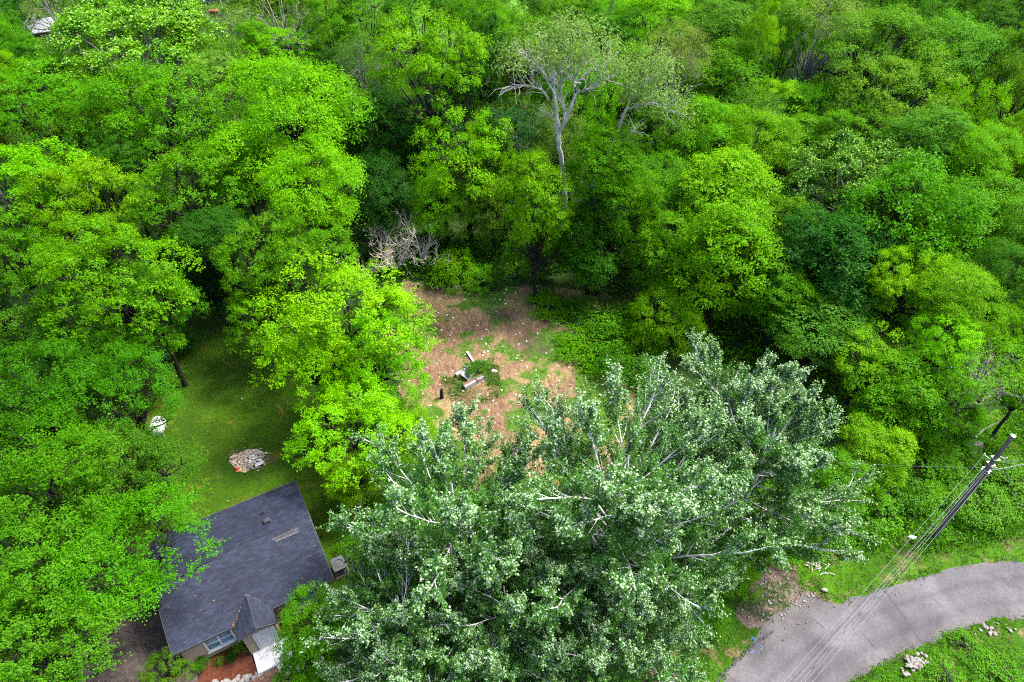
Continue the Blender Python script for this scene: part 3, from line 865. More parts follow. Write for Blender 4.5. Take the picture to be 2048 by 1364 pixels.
# ------------------------------------------------------------------ things in the clearing, on the lawn and by the road
mc = at(947, 768); chunk = empty('masonry_chunk', mc, math.atan2(at(970, 757).y - at(925, 783).y, at(970, 757).x - at(925, 783).x))
tag(chunk, 'broken white and brick foundation wall in the clearing', 'wall remnant')
b = MB(); b.box((0, 0, .22), (2.0, .42, .44)); b.build('block_course', M_CONC, chunk, bevel=.03)
hb = MB(); hb.box((0, 0, 0), (.22, .2, .07)); hb = hb.mesh('brick', M_BRICK)
for k in range(8):
    if k in (5,): continue
    o = link('brick', hb, chunk); o.location = (-.86 + k * .235, .09, .475 + rnd.uniform(-.01, .015)); o.rotation_euler = (0, 0, rnd.uniform(-.06, .06))
for k in range(11):
    b = MB(); b.tube([(-.9 + k * .15, -.12, .4405), (-.9 + k * .15, -.12, .4435)], .03, 8); b.build('core_hole', M_BLACK, chunk)
b = MB(); b.box((.28, -.1, .47), (.12, .3, .05)); b.box((.3, -.222, .3), (.1, .02, .28)); b.build('rust_strap', simple('rust', (.16, .06, .03), .9, 8, .4), chunk)
def slab_thing(name, u, v, u2, v2, w, h, z, m, label, cat, tilt=0.0):
    a, bb = at(u, v), at(u2, v2); c = (a + bb) / 2; d = bb - a
    e = MB(); e.box((0, 0, 0), (d.length, w, h)); o = e.build(name, m, None, bevel=.015); o.location = (c.x, c.y, z); o.rotation_euler = (tilt, 0, math.atan2(d.y, d.x))
    return tag(o, label, cat)
slab_thing('concrete_kerb', 934, 706, 950, 730, .22, .2, .14, M_CONC, 'long pale concrete bar lying behind the broken wall', 'concrete bar')
slab_thing('concrete_block', 912, 755, 928, 747, .3, .4, .22, M_CONC, 'squat white concrete block at left of the broken wall', 'concrete block')
slab_thing('concrete_scrap', 927, 733, 933, 735, .18, .1, .1, M_CONC, 'tiny white concrete scrap above the squat block', 'concrete scrap')
slab_thing('concrete_scrap', 969, 723, 973, 723, .2, .16, .12, M_CONC, 'little white scrap at the top of the weed clump', 'concrete scrap')
slab_thing('glass_pane', 930, 762, 946, 740, .9, .02, .4, simple('dusty_glass', (.06, .085, .07), .15, 3, .2, .001, .6), 'dusty grey-green sheet of glass leaning behind the broken wall', 'glass sheet', .5)
slab_thing('plastic_scrap', 984, 742, 994, 745, .3, .05, .12, M_WHITE, 'flat white scrap on bare soil right of the weed clump', 'scrap')
sp = at(884, 797); b = MB(); b.tube([(0, 0, -.1), (0, 0, .5), (.03, 0, 1.0), (.05, .02, 1.15)], [.16, .14, .13, .09], 9); o = b.build('tree_stump', M_BARK); o.location = sp; tag(o, 'short dark wooden stump post beside the broken wall', 'stump')
for k, (u, v, s, lab) in enumerate(((963, 678, .28, 'small white stone on the green patch mid clearing'), (1186, 659, .55, 'upper pale rock in the weeds right of the clearing'), (1185, 672, .6, 'lower pale rock in the weeds right of the clearing'), (917, 576, .7, 'whitish flat rock at the clearing back edge'), (846, 540, .45, 'small white upright stone left behind the clearing'), (874, 560, .5, 'pinkish stone in grass behind the clearing'), (1650, 1180, .35, 'whitish stone at the driveway corner'), (1948, 891, 1.5, 'large pale boulder at the wood edge near the pole'), (1943, 905, .8, 'smaller pale boulder below the large boulder'), (1980, 1267, .3, 'lone white stone in the grass below the road'))):
    p = at(u, v, .12); rock('rock', p, s, lab, 'stray rocks', 40 + k)
for k in range(62):     # rock pile by the road
    p = at(1826 + rnd.gauss(0, 14), 1326 + rnd.gauss(0, 10), .08)
    rock('rock', p + Vector((0, 0, rnd.uniform(.05, .2))), rnd.uniform(.15, .28), 'pale rock in the rock pile below the road', 'rocks in the roadside pile', 200 + k)
for k in range(16):
    p = at(1990 + rnd.gauss(0, 22), 1255 + rnd.gauss(0, 8), .08)
    rock('rock', p, rnd.uniform(.12, .26), 'small pale rock scattered at the right road edge', 'small rocks at the right road edge', 260 + k)
for k in range(26):
    p = at(1630 + rnd.gauss(0, 13), 1132 + rnd.gauss(0, 8), .12)
    b = MB(); L_ = rnd.uniform(.25, .7); b.tube([(-L_ / 2, 0, 0), (0, rnd.uniform(-.06, .06), .03), (L_ / 2, 0, 0)], [.02, .016, .008], 5); o = b.build('dry_stick', M_DEADWOOD if k % 2 else M_WHITEBARK); o.location = p; o.rotation_euler = (rnd.uniform(-.3, .3), rnd.uniform(-.4, .4), rnd.uniform(0, 3))
    tag(o, 'whitish dry stick in the brush heap on the verge', 'stick', 'sticks in the verge brush heap')
# burn pile on the lawn
bp = at(492, 920)
sheet('ash_patch', [bp + Vector((1.15 * math.cos(t) * (1 + .2 * math.sin(3 * t)), .95 * math.sin(t), 0)) for t in [k * .35 for k in range(18)]], .03, M_ASH, .3, .25, 13)
sheet('ash_patch', [at(475 + 48 * math.cos(t), 923 + 24 * math.sin(t)) + Vector((1.0, .2, 0)) for t in [k * .35 for k in range(18)]], .02, m_soil('dry_grass_ring', (.018, .036, .004), (.04, .046, .012), (.065, .058, .022), 2.0), .5, .3, 14)
chv, chf = [], []
b = MB()
for k in range(110):
    th = rnd.uniform(0, 6.28); rr_ = rnd.uniform(.5, 1.25) if k % 3 else rnd.uniform(0, 1.0)
    b.box(bp + Vector((rr_ * math.cos(th) * 1.15 + .15, rr_ * math.sin(th) * .9 + .15, .05)), (rnd.uniform(.03, .1), rnd.uniform(.03, .08), rnd.uniform(.03, .07)), rnd.uniform(0, 3))
tag(b.build('charcoal_bits', M_CHAR), kind='stuff')
b = MB()
for k in range(110):
    b.box(bp + Vector((rnd.gauss(.55, .5), rnd.gauss(.1, .4), .06)), (rnd.uniform(.03, .13), rnd.uniform(.03, .1), rnd.uniform(.03, .08)), rnd.uniform(0, 3))
tag(b.build('pale_rubble', M_PORCH), kind='stuff')
for k, (dx, dy, L, w, th, m, lab) in enumerate(((1.15, -.45, .62, .3, .5, M_WHITE, 'white flat board at the right of the burn pile'), (.95, .1, 1.1, .1, .4, M_WOODSCRAP, 'long pale stick across the burn pile'), (1.2, .5, .8, .12, .2, M_WOODSCRAP, 'pale scrap board at the upper right of burn pile'), (.55, -.75, .75, .16, -.5, M_METAL, 'grey scrap board at the bottom of the burn pile'), (1.0, -.85, .7, .08, .25, M_WOODSCRAP, 'thin pale stick below the white board'), (.75, .6, .5, .3, .3, M_CONC, 'white crumbling slab in the burn pile'), (-.9, .15, .6, .08, .5, M_WOODSCRAP, 'short pale stick at the left of the burn pile'))):
    e = MB(); e.box((0, 0, 0), (L, w, .05)); o = e.build('scrap_board', m, None, bevel=.006); o.location = bp + Vector((dx, dy, .12)); o.rotation_euler = (rnd.uniform(-.1, .1), rnd.uniform(-.1, .1), th); tag(o, lab, 'scrap board')
e = MB()
for k in range(5): e.box((rnd.gauss(0, .1), rnd.gauss(0, .1), .06 + k * .02), (rnd.uniform(.1, .22), rnd.uniform(.08, .18), .05), M=Matrix.Rotation(rnd.uniform(0, 3), 3, 'Z') @ Matrix.Rotation(rnd.uniform(-.5, .5), 3, 'X'))
o = e.build('crumpled_wrapper', M_RED); o.location = bp + Vector((-.38, -.95, 0)); tag(o, 'crumpled red and pink wrapper at the burn pile', 'wrapper')
e = MB(); e.box((0, 0, .08), (.3, .2, .05), .4); e.box((.08, .04, .12), (.16, .14, .04), .9); o = e.build('yellow_scrap', M_YELLOW); o.location = bp + Vector((-.16, -1.0, 0)); tag(o, 'small yellow scrap beside the red wrapper', 'scrap')
# white rounded tank at the lawn's left edge
tp_ = at(322, 864); e = MB()
prof = [(-.75, .05), (-.72, .3), (-.6, .48), (-.4, .55), (.4, .55), (.6, .48), (.72, .3), (.75, .05)]
e.tube([(x, 0, .75) for x, r in prof], [r for x, r in prof], 20)
tank = empty('white_tank', tp_, 1.75); tag(tank, 'white rounded tank half hidden by maple leaves at the lawn edge', 'tank')
e.build('vessel', M_WHITE, tank, smooth=True)
for sx in (-.45, .45):
    e = MB(); e.box((sx, 0, .12), (.12, .7, .24)); e.build('foot', M_CONC, tank)
e = MB(); e.tube([(0, 0, 1.28), (0, 0, 1.42)], .12, 12); e.build('valve_dome', M_METAL, tank)

# ------------------------------------------------------------------ far buildings at the top edge
def far_house(u, v, w, dpt, hgt, rz, label, roofc, wallm):
    p = at(u, v); h = empty('far_house', p, rz); tag(h, label, 'house')
    e = MB(); e.box((0, 0, hgt / 2), (w, dpt, hgt)); e.build('wall', wallm, h)
    e = MB(); e.prism([(-w / 2 - .4, -dpt / 2 - .4, hgt), (-w / 2 - .4, 0, hgt + dpt * .25), (-w / 2 - .4, dpt / 2 + .4, hgt), (-w / 2 - .4, dpt / 2 + .4, hgt - .12), (-w / 2 - .4, 0, hgt + dpt * .25 - .12), (-w / 2 - .4, -dpt / 2 - .4, hgt - .12)], (w + .8, 0, 0)); e.build('roof', roofc, h)
    for sx in (-.25, .25):
        wd = empty('window'); wd.parent = h
        e = MB(); e.box((sx * w, -dpt / 2 - .04, hgt * .55), (1.1, .06, 1.3)); e.build('frame', M_WHITE, wd)
        e = MB(); e.box((sx * w, -dpt / 2 - .08, hgt * .55), (.9, .04, 1.1)); e.build('pane', M_GLASS, wd)
    return h
M_GREYROOF = simple('grey_roof', (.16, .17, .19), .7, 2, .2)
far_house(92, 92, 5, 5, 3, .5, 'small grey-roofed shed showing through trees at upper left', M_GREYROOF, M_BRICK)
far_house(38, 50, 6, 5, 2.8, .15, 'white house glimpsed between the trees at far upper left', M_GREYROOF, M_CONC)
fh = far_house(402, -8, 14, 8, 3.4, -.1, 'white house with open dark porch at the top edge', M_GREYROOF, M_WHITE)
p = at(418, 8); porch2 = empty('carport', p, -.1); tag(porch2, 'dark open carport with white posts at the top edge', 'carport')
e = MB(); e.box((0, 0, 2.9), (8, 5, .2)); e.build('carport_roof', M_WHITE, porch2)
for sx, sy in ((-3.6, -2.2), (0.6, -2.2), (3.6, -2.2), (-3.6, 2.2), (3.6, 2.2)):
    e = MB(); e.box((sx, sy, 1.4), (.2, .2, 2.8)); e.build('post', M_WHITE, porch2)
e = MB(); e.box((0, 2.4, 1.4), (8, .1, 2.8)); e.build('back_panel', M_DARKTRIM, porch2)
p = at(430, 30); rb = empty('red_cart', p, .3); tag(rb, 'tiny bright red cart by the carport at the top edge', 'cart')
e = MB(); e.prism([(-.7, -.5, .4), (.7, -.5, .4), (.9, -.6, .9), (-.9, -.6, .9)], (0, 1.1, 0)); e.build('tray', M_RED, rb, bevel=.05)
for sx in (-.5, .5):
    e = MB(); e.tube([(sx, -.62, .25), (sx, -.54, .25)], .25, 12); e.build('wheel', M_BLACK, rb)
e = MB(); e.tube([(.8, 0, .7), (2.0, 0, 1.0)], .04, 6); e.build('handle', M_WOODSCRAP, rb)

# ------------------------------------------------------------------ tree builders
def tubes_np(segs):
    """segs: list of (pts, radii, sides) -> MB"""
    mb = MB()
    for pts, rad, sides in segs: mb.tube(pts, rad, sides, False)
    return mb
def sphere_pts(rng, n, zmin=-0.3, jit=.16):
    k = np.arange(n) + .5
    z = 1 - (1 - zmin) * k / n
    ph = k * 2.39996 + rng.uniform(0, 6.28)
    r = np.sqrt(np.maximum(0, 1 - z * z))
    p = np.stack([r * np.cos(ph), r * np.sin(ph), z], 1)
    return nrm(p + rng.normal(0, jit, p.shape))
def curve_pts(a, b, n, sag, rng, wob=.06):
    a, b = np.array(a, float), np.array(b, float); L = np.linalg.norm(b - a)
    t = np.linspace(0, 1, n)[:, None]
    p = a + (b - a) * t
    p[:, 2] += (sag * L * 4 * t * (1 - t))[:, 0]
    p[1:-1] += rng.normal(0, wob * L, p[1:-1].shape) * .5
    return p
def leaves_on_twigs(rng, S, D, L, per, leaf, wid, droop, spread=.9, upn=.55, tipy=.3, Nout=None, rough=.3):
    """S twig starts, D directions, L lengths (Nout: which way the clump faces) -> leaf quads and tone"""
    n = len(S)
    if Nout is None: Nout = D
    T = np.tile(np.linspace(.12, 1.0, per), (n, 1)) + rng.normal(0, .05, (n, per))
    P = S[:, None] + D[:, None] * (L[:, None] * T)[..., None]
    P[..., 2] -= droop * (L[:, None] * T) ** 2
    P = P + rng.normal(0, leaf * .6, P.shape)
    Nn = nrm(np.array([0, 0, 1.0]) * upn + Nout[:, None] * .6 + rng.normal(0, rough, (n, per, 3)))
    A = nrm(D[:, None] * .55 + nrm(rng.normal(0, 1, (n, per, 3))) * spread + np.array([0, 0, -droop * .35]))
    A = nrm(A - Nn * (A * Nn).sum(-1, keepdims=True) * .8)
    var = np.clip(rng.normal(.42, .11, (n, per)) + tipy * np.clip(T - .72, 0, 1) * 1.6, 0, 1)
    P = P.reshape(-1, 3); A = A.reshape(-1, 3); Nn = Nn.reshape(-1, 3); var = var.ravel()
    ln = leaf * rng.uniform(.7, 1.3, len(P)); wd = ln * wid * rng.uniform(.8, 1.2, len(P))
    return leaf_quads(P - A * ln[:, None] * .2, A, Nn, ln, wd), var

SP = {}   # species -> list of (crown mesh, trunk mesh, top height, radius, half height)
def make_lobed(seed, R=5.0, RZ=4.0, Ht=12.0, lobes=13, subs=15, twigs=7, per=9, twig=.9, leaf=.26, wid=.6, up=.35, droop=.12, zmin=-.35,
               flat=1.0, lobe_r=.33, sub_r=.34, spread=.9, upn=.55, tipy=.3, barkm=None, hang=False, sparse=1.0, pale=0.0):
    rng = np.random.default_rng(seed)
    zc = Ht - RZ
    U = sphere_pts(rng, lobes, zmin, .26)
    sc = np.array([R, R, RZ])
    cen = U * sc; cen *= np.array([rng.uniform(.85, 1.1), rng.uniform(.85, 1.1), 1])
    rad = lobe_r * R * np.clip(np.exp(rng.normal(0, .42, lobes)), .5, 1.75)
    cen *= ((1 - .62 * rad / R) * rng.uniform(.7, 1.1, lobes))[:, None]
    S, D, LL, br, LT, NO = [], [], [], [], [], []
    ltone = rng.normal(0, .1, lobes)
    for i in range(lobes):
        Q = sphere_pts(rng, subs, -.4)
        Q = Q[rng.permutation(len(Q))]
        lz = rad[i] * (RZ / R if not hang else 1.25) * flat
        C_ = cen[i] + Q * np.array([rad[i], rad[i], lz])
        # drop sub-clumps buried in other lobes
        dd = np.linalg.norm((C_[:, None] - cen[None]) / np.stack([rad, rad, rad * (RZ / R if not hang else 1.25) * flat], 1)[None], axis=2)
        dd[:, i] = 9
        okm = (dd.min(1) > .84) & (rng.random(len(C_)) < sparse)
        for j in np.nonzero(okm)[0]:
            sr = sub_r * rad[i] * rng.uniform(.6, 1.25)
            q = sphere_pts(rng, twigs, -.05)
            # rotate hemisphere towards the outward direction by blending
            dirs = nrm(q * .9 + Q[j] * .55 + nrm(cen[i] + 1e-6) * .25 + np.array([0, 0, up if not hang else -.75]))
            st = C_[j] + q * np.array([sr, sr, sr * .8 * flat]) * .55
            S.append(st); D.append(dirs); LL.append(twig * np.where(rng.random(twigs) < .07, rng.uniform(1.7, 2.6, twigs), rng.uniform(.6, 1.3, twigs))); LT.append(np.full(twigs, ltone[i])); NO.append(nrm(Q[j] * .8 + q * .6))
            if rng.random() < .5: br.append((cen[i], C_[j]))
    S, D, LL = np.concatenate(S), np.concatenate(D), np.concatenate(LL)
    V, var = leaves_on_twigs(rng, S, D, LL, per, leaf, wid, droop, spread, upn, tipy, np.concatenate(NO))
    # a little whole-clump variation so that neighbouring sprays differ
    tone = np.repeat(rng.normal(0, .08, len(S)) + np.concatenate(LT), per); var = np.clip(var + tone, 0, 1)
    V = V + np.array([0, 0, zc])
    ok = V[:, :, 2].min(1) > .05
    V, var = V[ok], var[ok]
    mi = None
    if pale:
        tt = np.tile(np.linspace(0, 1, per), len(S))[ok]; hi = (V[:, 0, 2] - zc) / RZ
        mi = (rng.random(len(V)) < pale * np.clip(tt * 1.6 - .5, 0, 1) * np.clip(hi * 1.2 + .35, .1, 1)).astype(int)
    crown = np_quads('crown', V, [M_LEAF, M_TIP] if pale else [M_LEAF], var, mi)
    segs = []
    fork = np.array([0, 0, max(1.5, zc - RZ * .35)])
    tr = R * .042 + .05
    segs.append((curve_pts((0, 0, -.4), fork, 5, 0, rng, .03), np.linspace(tr * 1.3, tr * .8, 5), 8))
    for i in range(lobes):
        e = cen[i] + np.array([0, 0, zc])
        segs.append((curve_pts(fork * np.array([1, 1, rng.uniform(.8, 1.0)]), e, 5, .08, rng), np.linspace(tr * .5, tr * .14, 5), 5))
    for a, b_ in br:
        a = a + np.array([0, 0, zc]); b_ = b_ + np.array([0, 0, zc])
        segs.append((curve_pts(a, b_, 3, .05, rng), (tr * .14, tr * .1, tr * .05), 4))
    trunk = tubes_np(segs).mesh('trunk', barkm or M_BARK, True)
    return (crown, trunk, Ht, R * 1.08, RZ * 1.08)
def species(name, seeds, **kw):
    SP[name] = [make_lobed(s, **kw) for s in seeds]
species('puff', (1, 2, 3, 4), lobes=24, subs=11, twigs=15, per=13, twig=.42, leaf=.145, lobe_r=.30, sub_r=.40, zmin=-.6)
species('maple', (11, 12, 13), lobes=27, subs=12, twigs=12, per=15, twig=.85, leaf=.14, up=.75, droop=.06, tipy=.55, sub_r=.26, spread=.75, lobe_r=.29, zmin=-.5)
species('feather', (21, 22, 23), lobes=30, subs=10, twigs=14, per=14, twig=.75, leaf=.19, wid=.34, up=.0, droop=.35, flat=.6, upn=.9, spread=.95, lobe_r=.26, sub_r=.34, zmin=-.65)
species('vine', (31, 32, 33), R=4.0, RZ=5.5, Ht=11.0, lobes=30, subs=12, twigs=14, per=11, twig=.55, leaf=.135, wid=.8, droop=.1, hang=True, upn=.35, zmin=-.8, tipy=.2, lobe_r=.27, sub_r=.4)
species('airy', (41, 42, 43), lobes=26, subs=15, twigs=8, per=14, twig=1.1, leaf=.13, wid=.42, up=.1, droop=.3, sparse=.8, barkm=M_GREYBARK, tipy=.3, sub_r=.45, zmin=-.4)
species('cotton', (51, 52), R=7.0, RZ=5.5, Ht=16, lobes=42, subs=11, twigs=15, per=12, twig=.55, leaf=.18, wid=.8, up=.55, droop=.06, lobe_r=.2, sub_r=.4, barkm=M_GREYBARK, tipy=.5, pale=.45, zmin=-.45)
species('shrub', (61, 62, 63), R=1.6, RZ=1.3, Ht=2.3, lobes=11, subs=9, twigs=7, per=9, twig=.42, leaf=.12, wid=.55, up=.4, droop=.15, zmin=-.5)

def place(sp, x, y, Ht, r, rz_half, col, label, cat='tree', group=None, var_i=0, rot=0.0, name=None):
    cm, tm, h0, r0, z0 = SP[sp][var_i % len(SP[sp])]
    nm = name or {'shrub': 'shrub', 'vine': 'vine_covered_tree', 'cotton': 'cottonwood_tree', 'maple': 'maple_tree'}.get(sp, 'broadleaf_tree')
    s_xy = r / r0; s_z = max(rz_half / z0, .35)
    # keep the crown's top at Ht
    t = empty(nm, (x, y, 0), rot)
    zshift = Ht - h0 * s_z
    tag(t, label, cat, group)
    rp = random.Random(int(x * 131 + y * 17)); ex = rp.uniform(.88, 1.12)
    c = link('crown', cm, t, col); c.scale = (s_xy * ex, s_xy / ex, s_z); c.rotation_euler = (rp.uniform(-.05, .05), rp.uniform(-.05, .05), 0); c.location.z = zshift
    k = link('trunk', tm, t); k.scale = (s_xy, s_xy, max(.3, (h0 * s_z + zshift) / h0))
    return t

# leaf colours (linear): bright yellow-green, fresh green, mid, dark, blue-dark, grey-green, lime
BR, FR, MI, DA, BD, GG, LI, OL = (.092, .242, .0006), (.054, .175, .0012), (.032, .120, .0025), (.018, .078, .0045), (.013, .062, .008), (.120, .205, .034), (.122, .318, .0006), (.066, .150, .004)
T = []   # u, v, width px, height px, tree height, species, colour, label
def t_(*a): T.append(a)
t_(270, 110, 310, 190, 19, 'cotton', (.055, .19, .001), 'big pale-tipped cottonwood rising above the upper left woods')
t_(432, 150, 100, 80, 16, 'cotton', (.085, .2, .008), 'small pale-tipped tree attached right of the big cottonwood')
t_(110, 20, 110, 90, 14, 'airy', GG, 'soft pale green tree above the grey shed at top left')
t_(20, 30, 100, 80, 13, 'puff', DA, 'dark green tree in the very top left corner')
t_(60, 122, 120, 80, 15, 'puff', MI, 'dark green tree below the grey shed at upper left')
t_(10, 150, 90, 90, 16, 'feather', BR, 'bright green tree on the left edge under the shed')
t_(65, 205, 180, 130, 17, 'puff', FR, 'bright tree with two pale bare trunks at the left edge')
t_(160, 245, 120, 120, 15, 'puff', FR, 'rounded green tree just below the big cottonwood')
t_(320, 240, 240, 190, 17, 'maple', FR, 'wide medium green tree below the right side of the cottonwood')
t_(235, 320, 120, 110, 14, 'puff', MI, 'small mid green tree left of the wide medium tree')
t_(375, 395, 210, 190, 15, 'puff', FR, 'round dense green tree left of the tall feathery tree')
t_(575, 250, 280, 260, 19, 'feather', BR, 'tall feathery bright green tree left of the dark hollow')
t_(625, 385, 200, 190, 15, 'feather', BR, 'lower feathery bright tree leaning over the left woods')
t_(480, 330, 130, 150, 15, 'feather', FR, 'narrow feathery tree between the round and tall feathery trees')
t_(545, 112, 140, 70, 15, 'puff', BR, 'bright flat-topped tree right of the pale-tipped small tree')
t_(425, 72, 150, 95, 16, 'airy', GG, 'grey-green willowy tree right of the big cottonwood')
t_(508, 72, 60, 60, 16, 'vine', FR, 'little vine-wrapped tree beside the grey-green willowy tree')
t_(565, 35, 200, 90, 17, 'airy', OL, 'loose olive tree with bare trunk near the top left')
t_(300, 10, 150, 50, 14, 'puff', FR, 'green tree at top edge above the cottonwood')
t_(200, 12, 110, 50, 14, 'puff', MI, 'mid green tree at top edge left of cottonwood top')
t_(660, 60, 110, 110, 17, 'puff', FR, 'fresh green tree at top edge above the feathery tree')
t_(690, 140, 90, 100, 15, 'vine', DA, 'dark vine-hung tree right above the tall feathery tree')
t_(45, 375, 240, 180, 16, 'puff', BR, 'broad bright tree on the left edge, upper middle')
t_(175, 410, 170, 180, 16, 'puff', BR, 'bright domed tree right of the broad left-edge tree')
t_(20, 500, 150, 150, 14, 'puff', FR, 'green tree on the left edge beside a bare limb')
t_(215, 560, 260, 230, 15, 'puff', (.066, .22, .0006), 'big fresh green tree above the lawn at left')
t_(300, 620, 160, 180, 12, 'puff', FR, 'lower green tree hanging over the lawn at left')
t_(90, 640, 190, 170, 12, 'puff', MI, 'mid green tree on the left between two rows')
t_(200, 690, 170, 120, 9, 'vine', MI, 'dark green thicket tree above the maples at left')
t_(415, 560, 100, 170, 9, 'vine', BD, 'dark vine-covered thicket at the top of the lawn')
t_(420, 470, 130, 110, 12, 'vine', DA, 'dark tree behind the lawn thicket')
t_(520, 520, 150, 150, 12, 'puff', FR, 'fresh green tree at the top right of the lawn')
t_(620, 515, 180, 150, 12, 'puff', FR, 'fresh green tree just behind the lime tree')
t_(530, 640, 150, 140, 8, 'puff', FR, 'low green tree with a bare twig at the lawn edge')
t_(690, 645, 285, 250, 13, 'puff', LI, 'luminous lime green tree left of the clearing, upper crown')
t_(628, 735, 170, 190, 10.5, 'puff', LI, 'luminous lime tree overhanging the lawn')
t_(758, 745, 160, 200, 10.5, 'puff', LI, 'luminous lime tree beside the broken wall')
t_(710, 855, 210, 150, 8.5, 'puff', LI, 'bright green tree below the lime trees')
t_(790, 880, 140, 150, 6, 'feather', BR, 'low bright tree between lime tree and white poplars')
t_(715, 955, 110, 110, 5.5, 'feather', BR, 'small yellow-green tree above the house roof corner')
# near maples at left bottom
t_(60, 800, 260, 210, 13, 'maple', (.026, .112, .001), 'maple on the left edge, uppermost of the near maples')
t_(240, 805, 205, 190, 12, 'maple', (.032, .130, .001), 'maple reaching over the lawn beside the white tank')
t_(90, 960, 300, 260, 13, 'maple', (.038, .150, .0008), 'maple on the left edge in the middle of the near maples')
t_(270, 970, 220, 230, 11, 'maple', (.036, .112, .004), 'maple between the lawn and the left edge')
t_(50, 1150, 290, 250, 12, 'maple', (.052, .145, .003), 'maple on the left edge, lower of the near maples')
t_(255, 1120, 280, 240, 11, 'maple', (.042, .165, .0008), 'maple whose boughs reach over the house roof')
t_(70, 1310, 290, 220, 11, 'maple', (.052, .145, .003), 'maple in the bottom left corner')
# centre back
t_(855, 130, 200, 180, 21, 'puff', BR, 'vivid round-topped tree with slanting trunk at upper centre')
t_(965, 140, 100, 180, 18, 'puff', DA, 'dark green tree right of the vivid round-topped tree')
t_(735, 160, 120, 150, 17, 'airy', (.06, .13, .02), 'dull grey-green tree left of the vivid round-topped tree')
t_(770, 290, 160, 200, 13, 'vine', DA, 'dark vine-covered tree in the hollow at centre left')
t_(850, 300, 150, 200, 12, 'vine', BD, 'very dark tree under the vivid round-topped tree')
t_(735, 40, 170, 90, 17, 'puff', FR, 'fresh green tree at top edge above the dull grey-green tree')
t_(840, 25, 130, 70, 17, 'puff', MI, 'mid green tree at top edge above the vivid tree')
t_(955, 35, 140, 90, 17, 'feather', FR, 'leafy green tree at top edge left of the pale field')
t_(1040, 85, 130, 100, 17, 'puff', FR, 'green tree behind the bare-limbed tree, left side')
t_(1150, 40, 130, 90, 17, 'puff', FR, 'green tree at top edge just right of the pale field')
t_(935, 320, 190, 190, 14, 'puff', (.105, .255, .0006), 'yellow-green tree behind the clearing, upper crown')
t_(890, 400, 130, 130, 9, 'feather', BR, 'lower yellow-green tree behind the clearing')
t_(985, 430, 150, 200, 10, 'puff', OL, 'olive green tree at the back of the clearing')
t_(1075, 400, 130, 180, 15.5, 'vine', BR, 'bright vine-draped tree in front of the pale trunk')
t_(1075, 500, 110, 150, 8, 'vine', FR, 'vine-draped lower tree at the clearing back edge')
t_(1010, 270, 110, 110, 14, 'puff', BD, 'dark tree left of the pale forked trunk')
t_(1215, 340, 130, 160, 17, 'vine', FR, 'vine-smothered leaning trunk right of the forked tree')
t_(1235, 410, 130, 200, 14, 'vine', FR, 'hanging vine curtain right of the leaning trunk')
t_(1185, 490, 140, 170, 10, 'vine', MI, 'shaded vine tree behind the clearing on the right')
t_(1310, 40, 150, 90, 18, 'puff', BR, 'bright tree at top edge right of centre')
t_(1350, 130, 120, 130, 19, 'airy', GG, 'pale grey-green willowy tree right of the bare-limbed tree')
t_(1330, 290, 150, 150, 13, 'puff', FR, 'green tree behind the vine curtain')
t_(1320, 390, 150, 150, 11, 'feather', FR, 'layered green tree right of the vine curtain')
t_(1240, 150, 130, 120, 16, 'puff', FR, 'green tree filling behind the leaning trunk')
t_(1230, 60, 120, 90, 17, 'puff', MI, 'mid green tree at top edge behind the bare-limbed crown')
# right back
t_(1430, 60, 130, 110, 18, 'vine', (.055, .16, .008), 'dull green vine-hung tree near the top right of centre')
t_(1445, 170, 150, 150, 16, 'vine', FR, 'bright vine-hung tree in the right woods, upper left')
t_(1523, 70, 70, 140, 20, 'feather', BR, 'narrow bright spire-like tree near the top')
t_(1572, 80, 75, 190, 18, 'vine', FR, 'tall slim vine column beside the dark gap')
t_(1640, 45, 140, 100, 19, 'airy', GG, 'pale willowy tree with slanting trunk over the dark gap')
t_(1755, 95, 210, 160, 19, 'feather', (.068, .205, .004), 'large soft green tree at upper right with layered plumes')
t_(1790, 205, 220, 130, 16, 'puff', (.070, .19, .006), 'wide pale green dome below the large plumed tree')
t_(1910, 120, 190, 170, 18, 'feather', (.068, .19, .008), 'soft plumed tree near the right edge, upper')
t_(2010, 160, 130, 170, 17, 'puff', OL, 'olive tree on the right edge, upper')
t_(1985, 30, 150, 80, 17, 'puff', MI, 'dark leafy tree in the top right corner')
t_(1850, 10, 160, 50, 17, 'puff', MI, 'mid green tree at top edge near the right')
t_(1545, 205, 120, 90, 13, 'puff', BR, 'small bright tree left of the dark gap')
t_(1600, 290, 120, 110, 12, 'vine', FR, 'mounded tree below the dark gap')
t_(1510, 290, 150, 150, 14, 'feather', BR, 'plumed bright tree in the right woods centre')
t_(1405, 270, 150, 150, 14, 'feather', BR, 'plumed bright tree right of the leaning trunk')
t_(1450, 390, 190, 160, 13, 'vine', BR, 'bright vine mound in the right woods')
t_(1700, 280, 150, 110, 13, 'puff', FR, 'green tree below the wide pale dome')
t_(1850, 300, 150, 150, 15, 'vine', (.05, .16, .008), 'vine tree beside the shaded pocket at right')
t_(1705, 390, 250, 220, 14, 'cotton', (.040, .135, .004), 'silvery-tipped tree in the right woods')
t_(1945, 310, 150, 140, 15, 'feather', BR, 'bright plumed tree near the right edge')
t_(2035, 300, 120, 140, 15, 'feather', BR, 'bright plumed tree on the right edge')
t_(1860, 430, 150, 140, 12, 'feather', FR, 'layered tree right of the silvery-tipped tree')
t_(1985, 440, 180, 170, 13, 'feather', (.066, .205, .003), 'broad layered tree on the right edge, middle')
t_(1440, 540, 200, 240, 12, 'vine', BR, 'tall bright vine-draped tree right of the clearing')
t_(1340, 520, 140, 170, 10, 'vine', FR, 'green vine-draped tree behind the clearing corner')
t_(1330, 640, 130, 150, 6, 'feather', BR, 'small feathery tree at the right of the clearing')
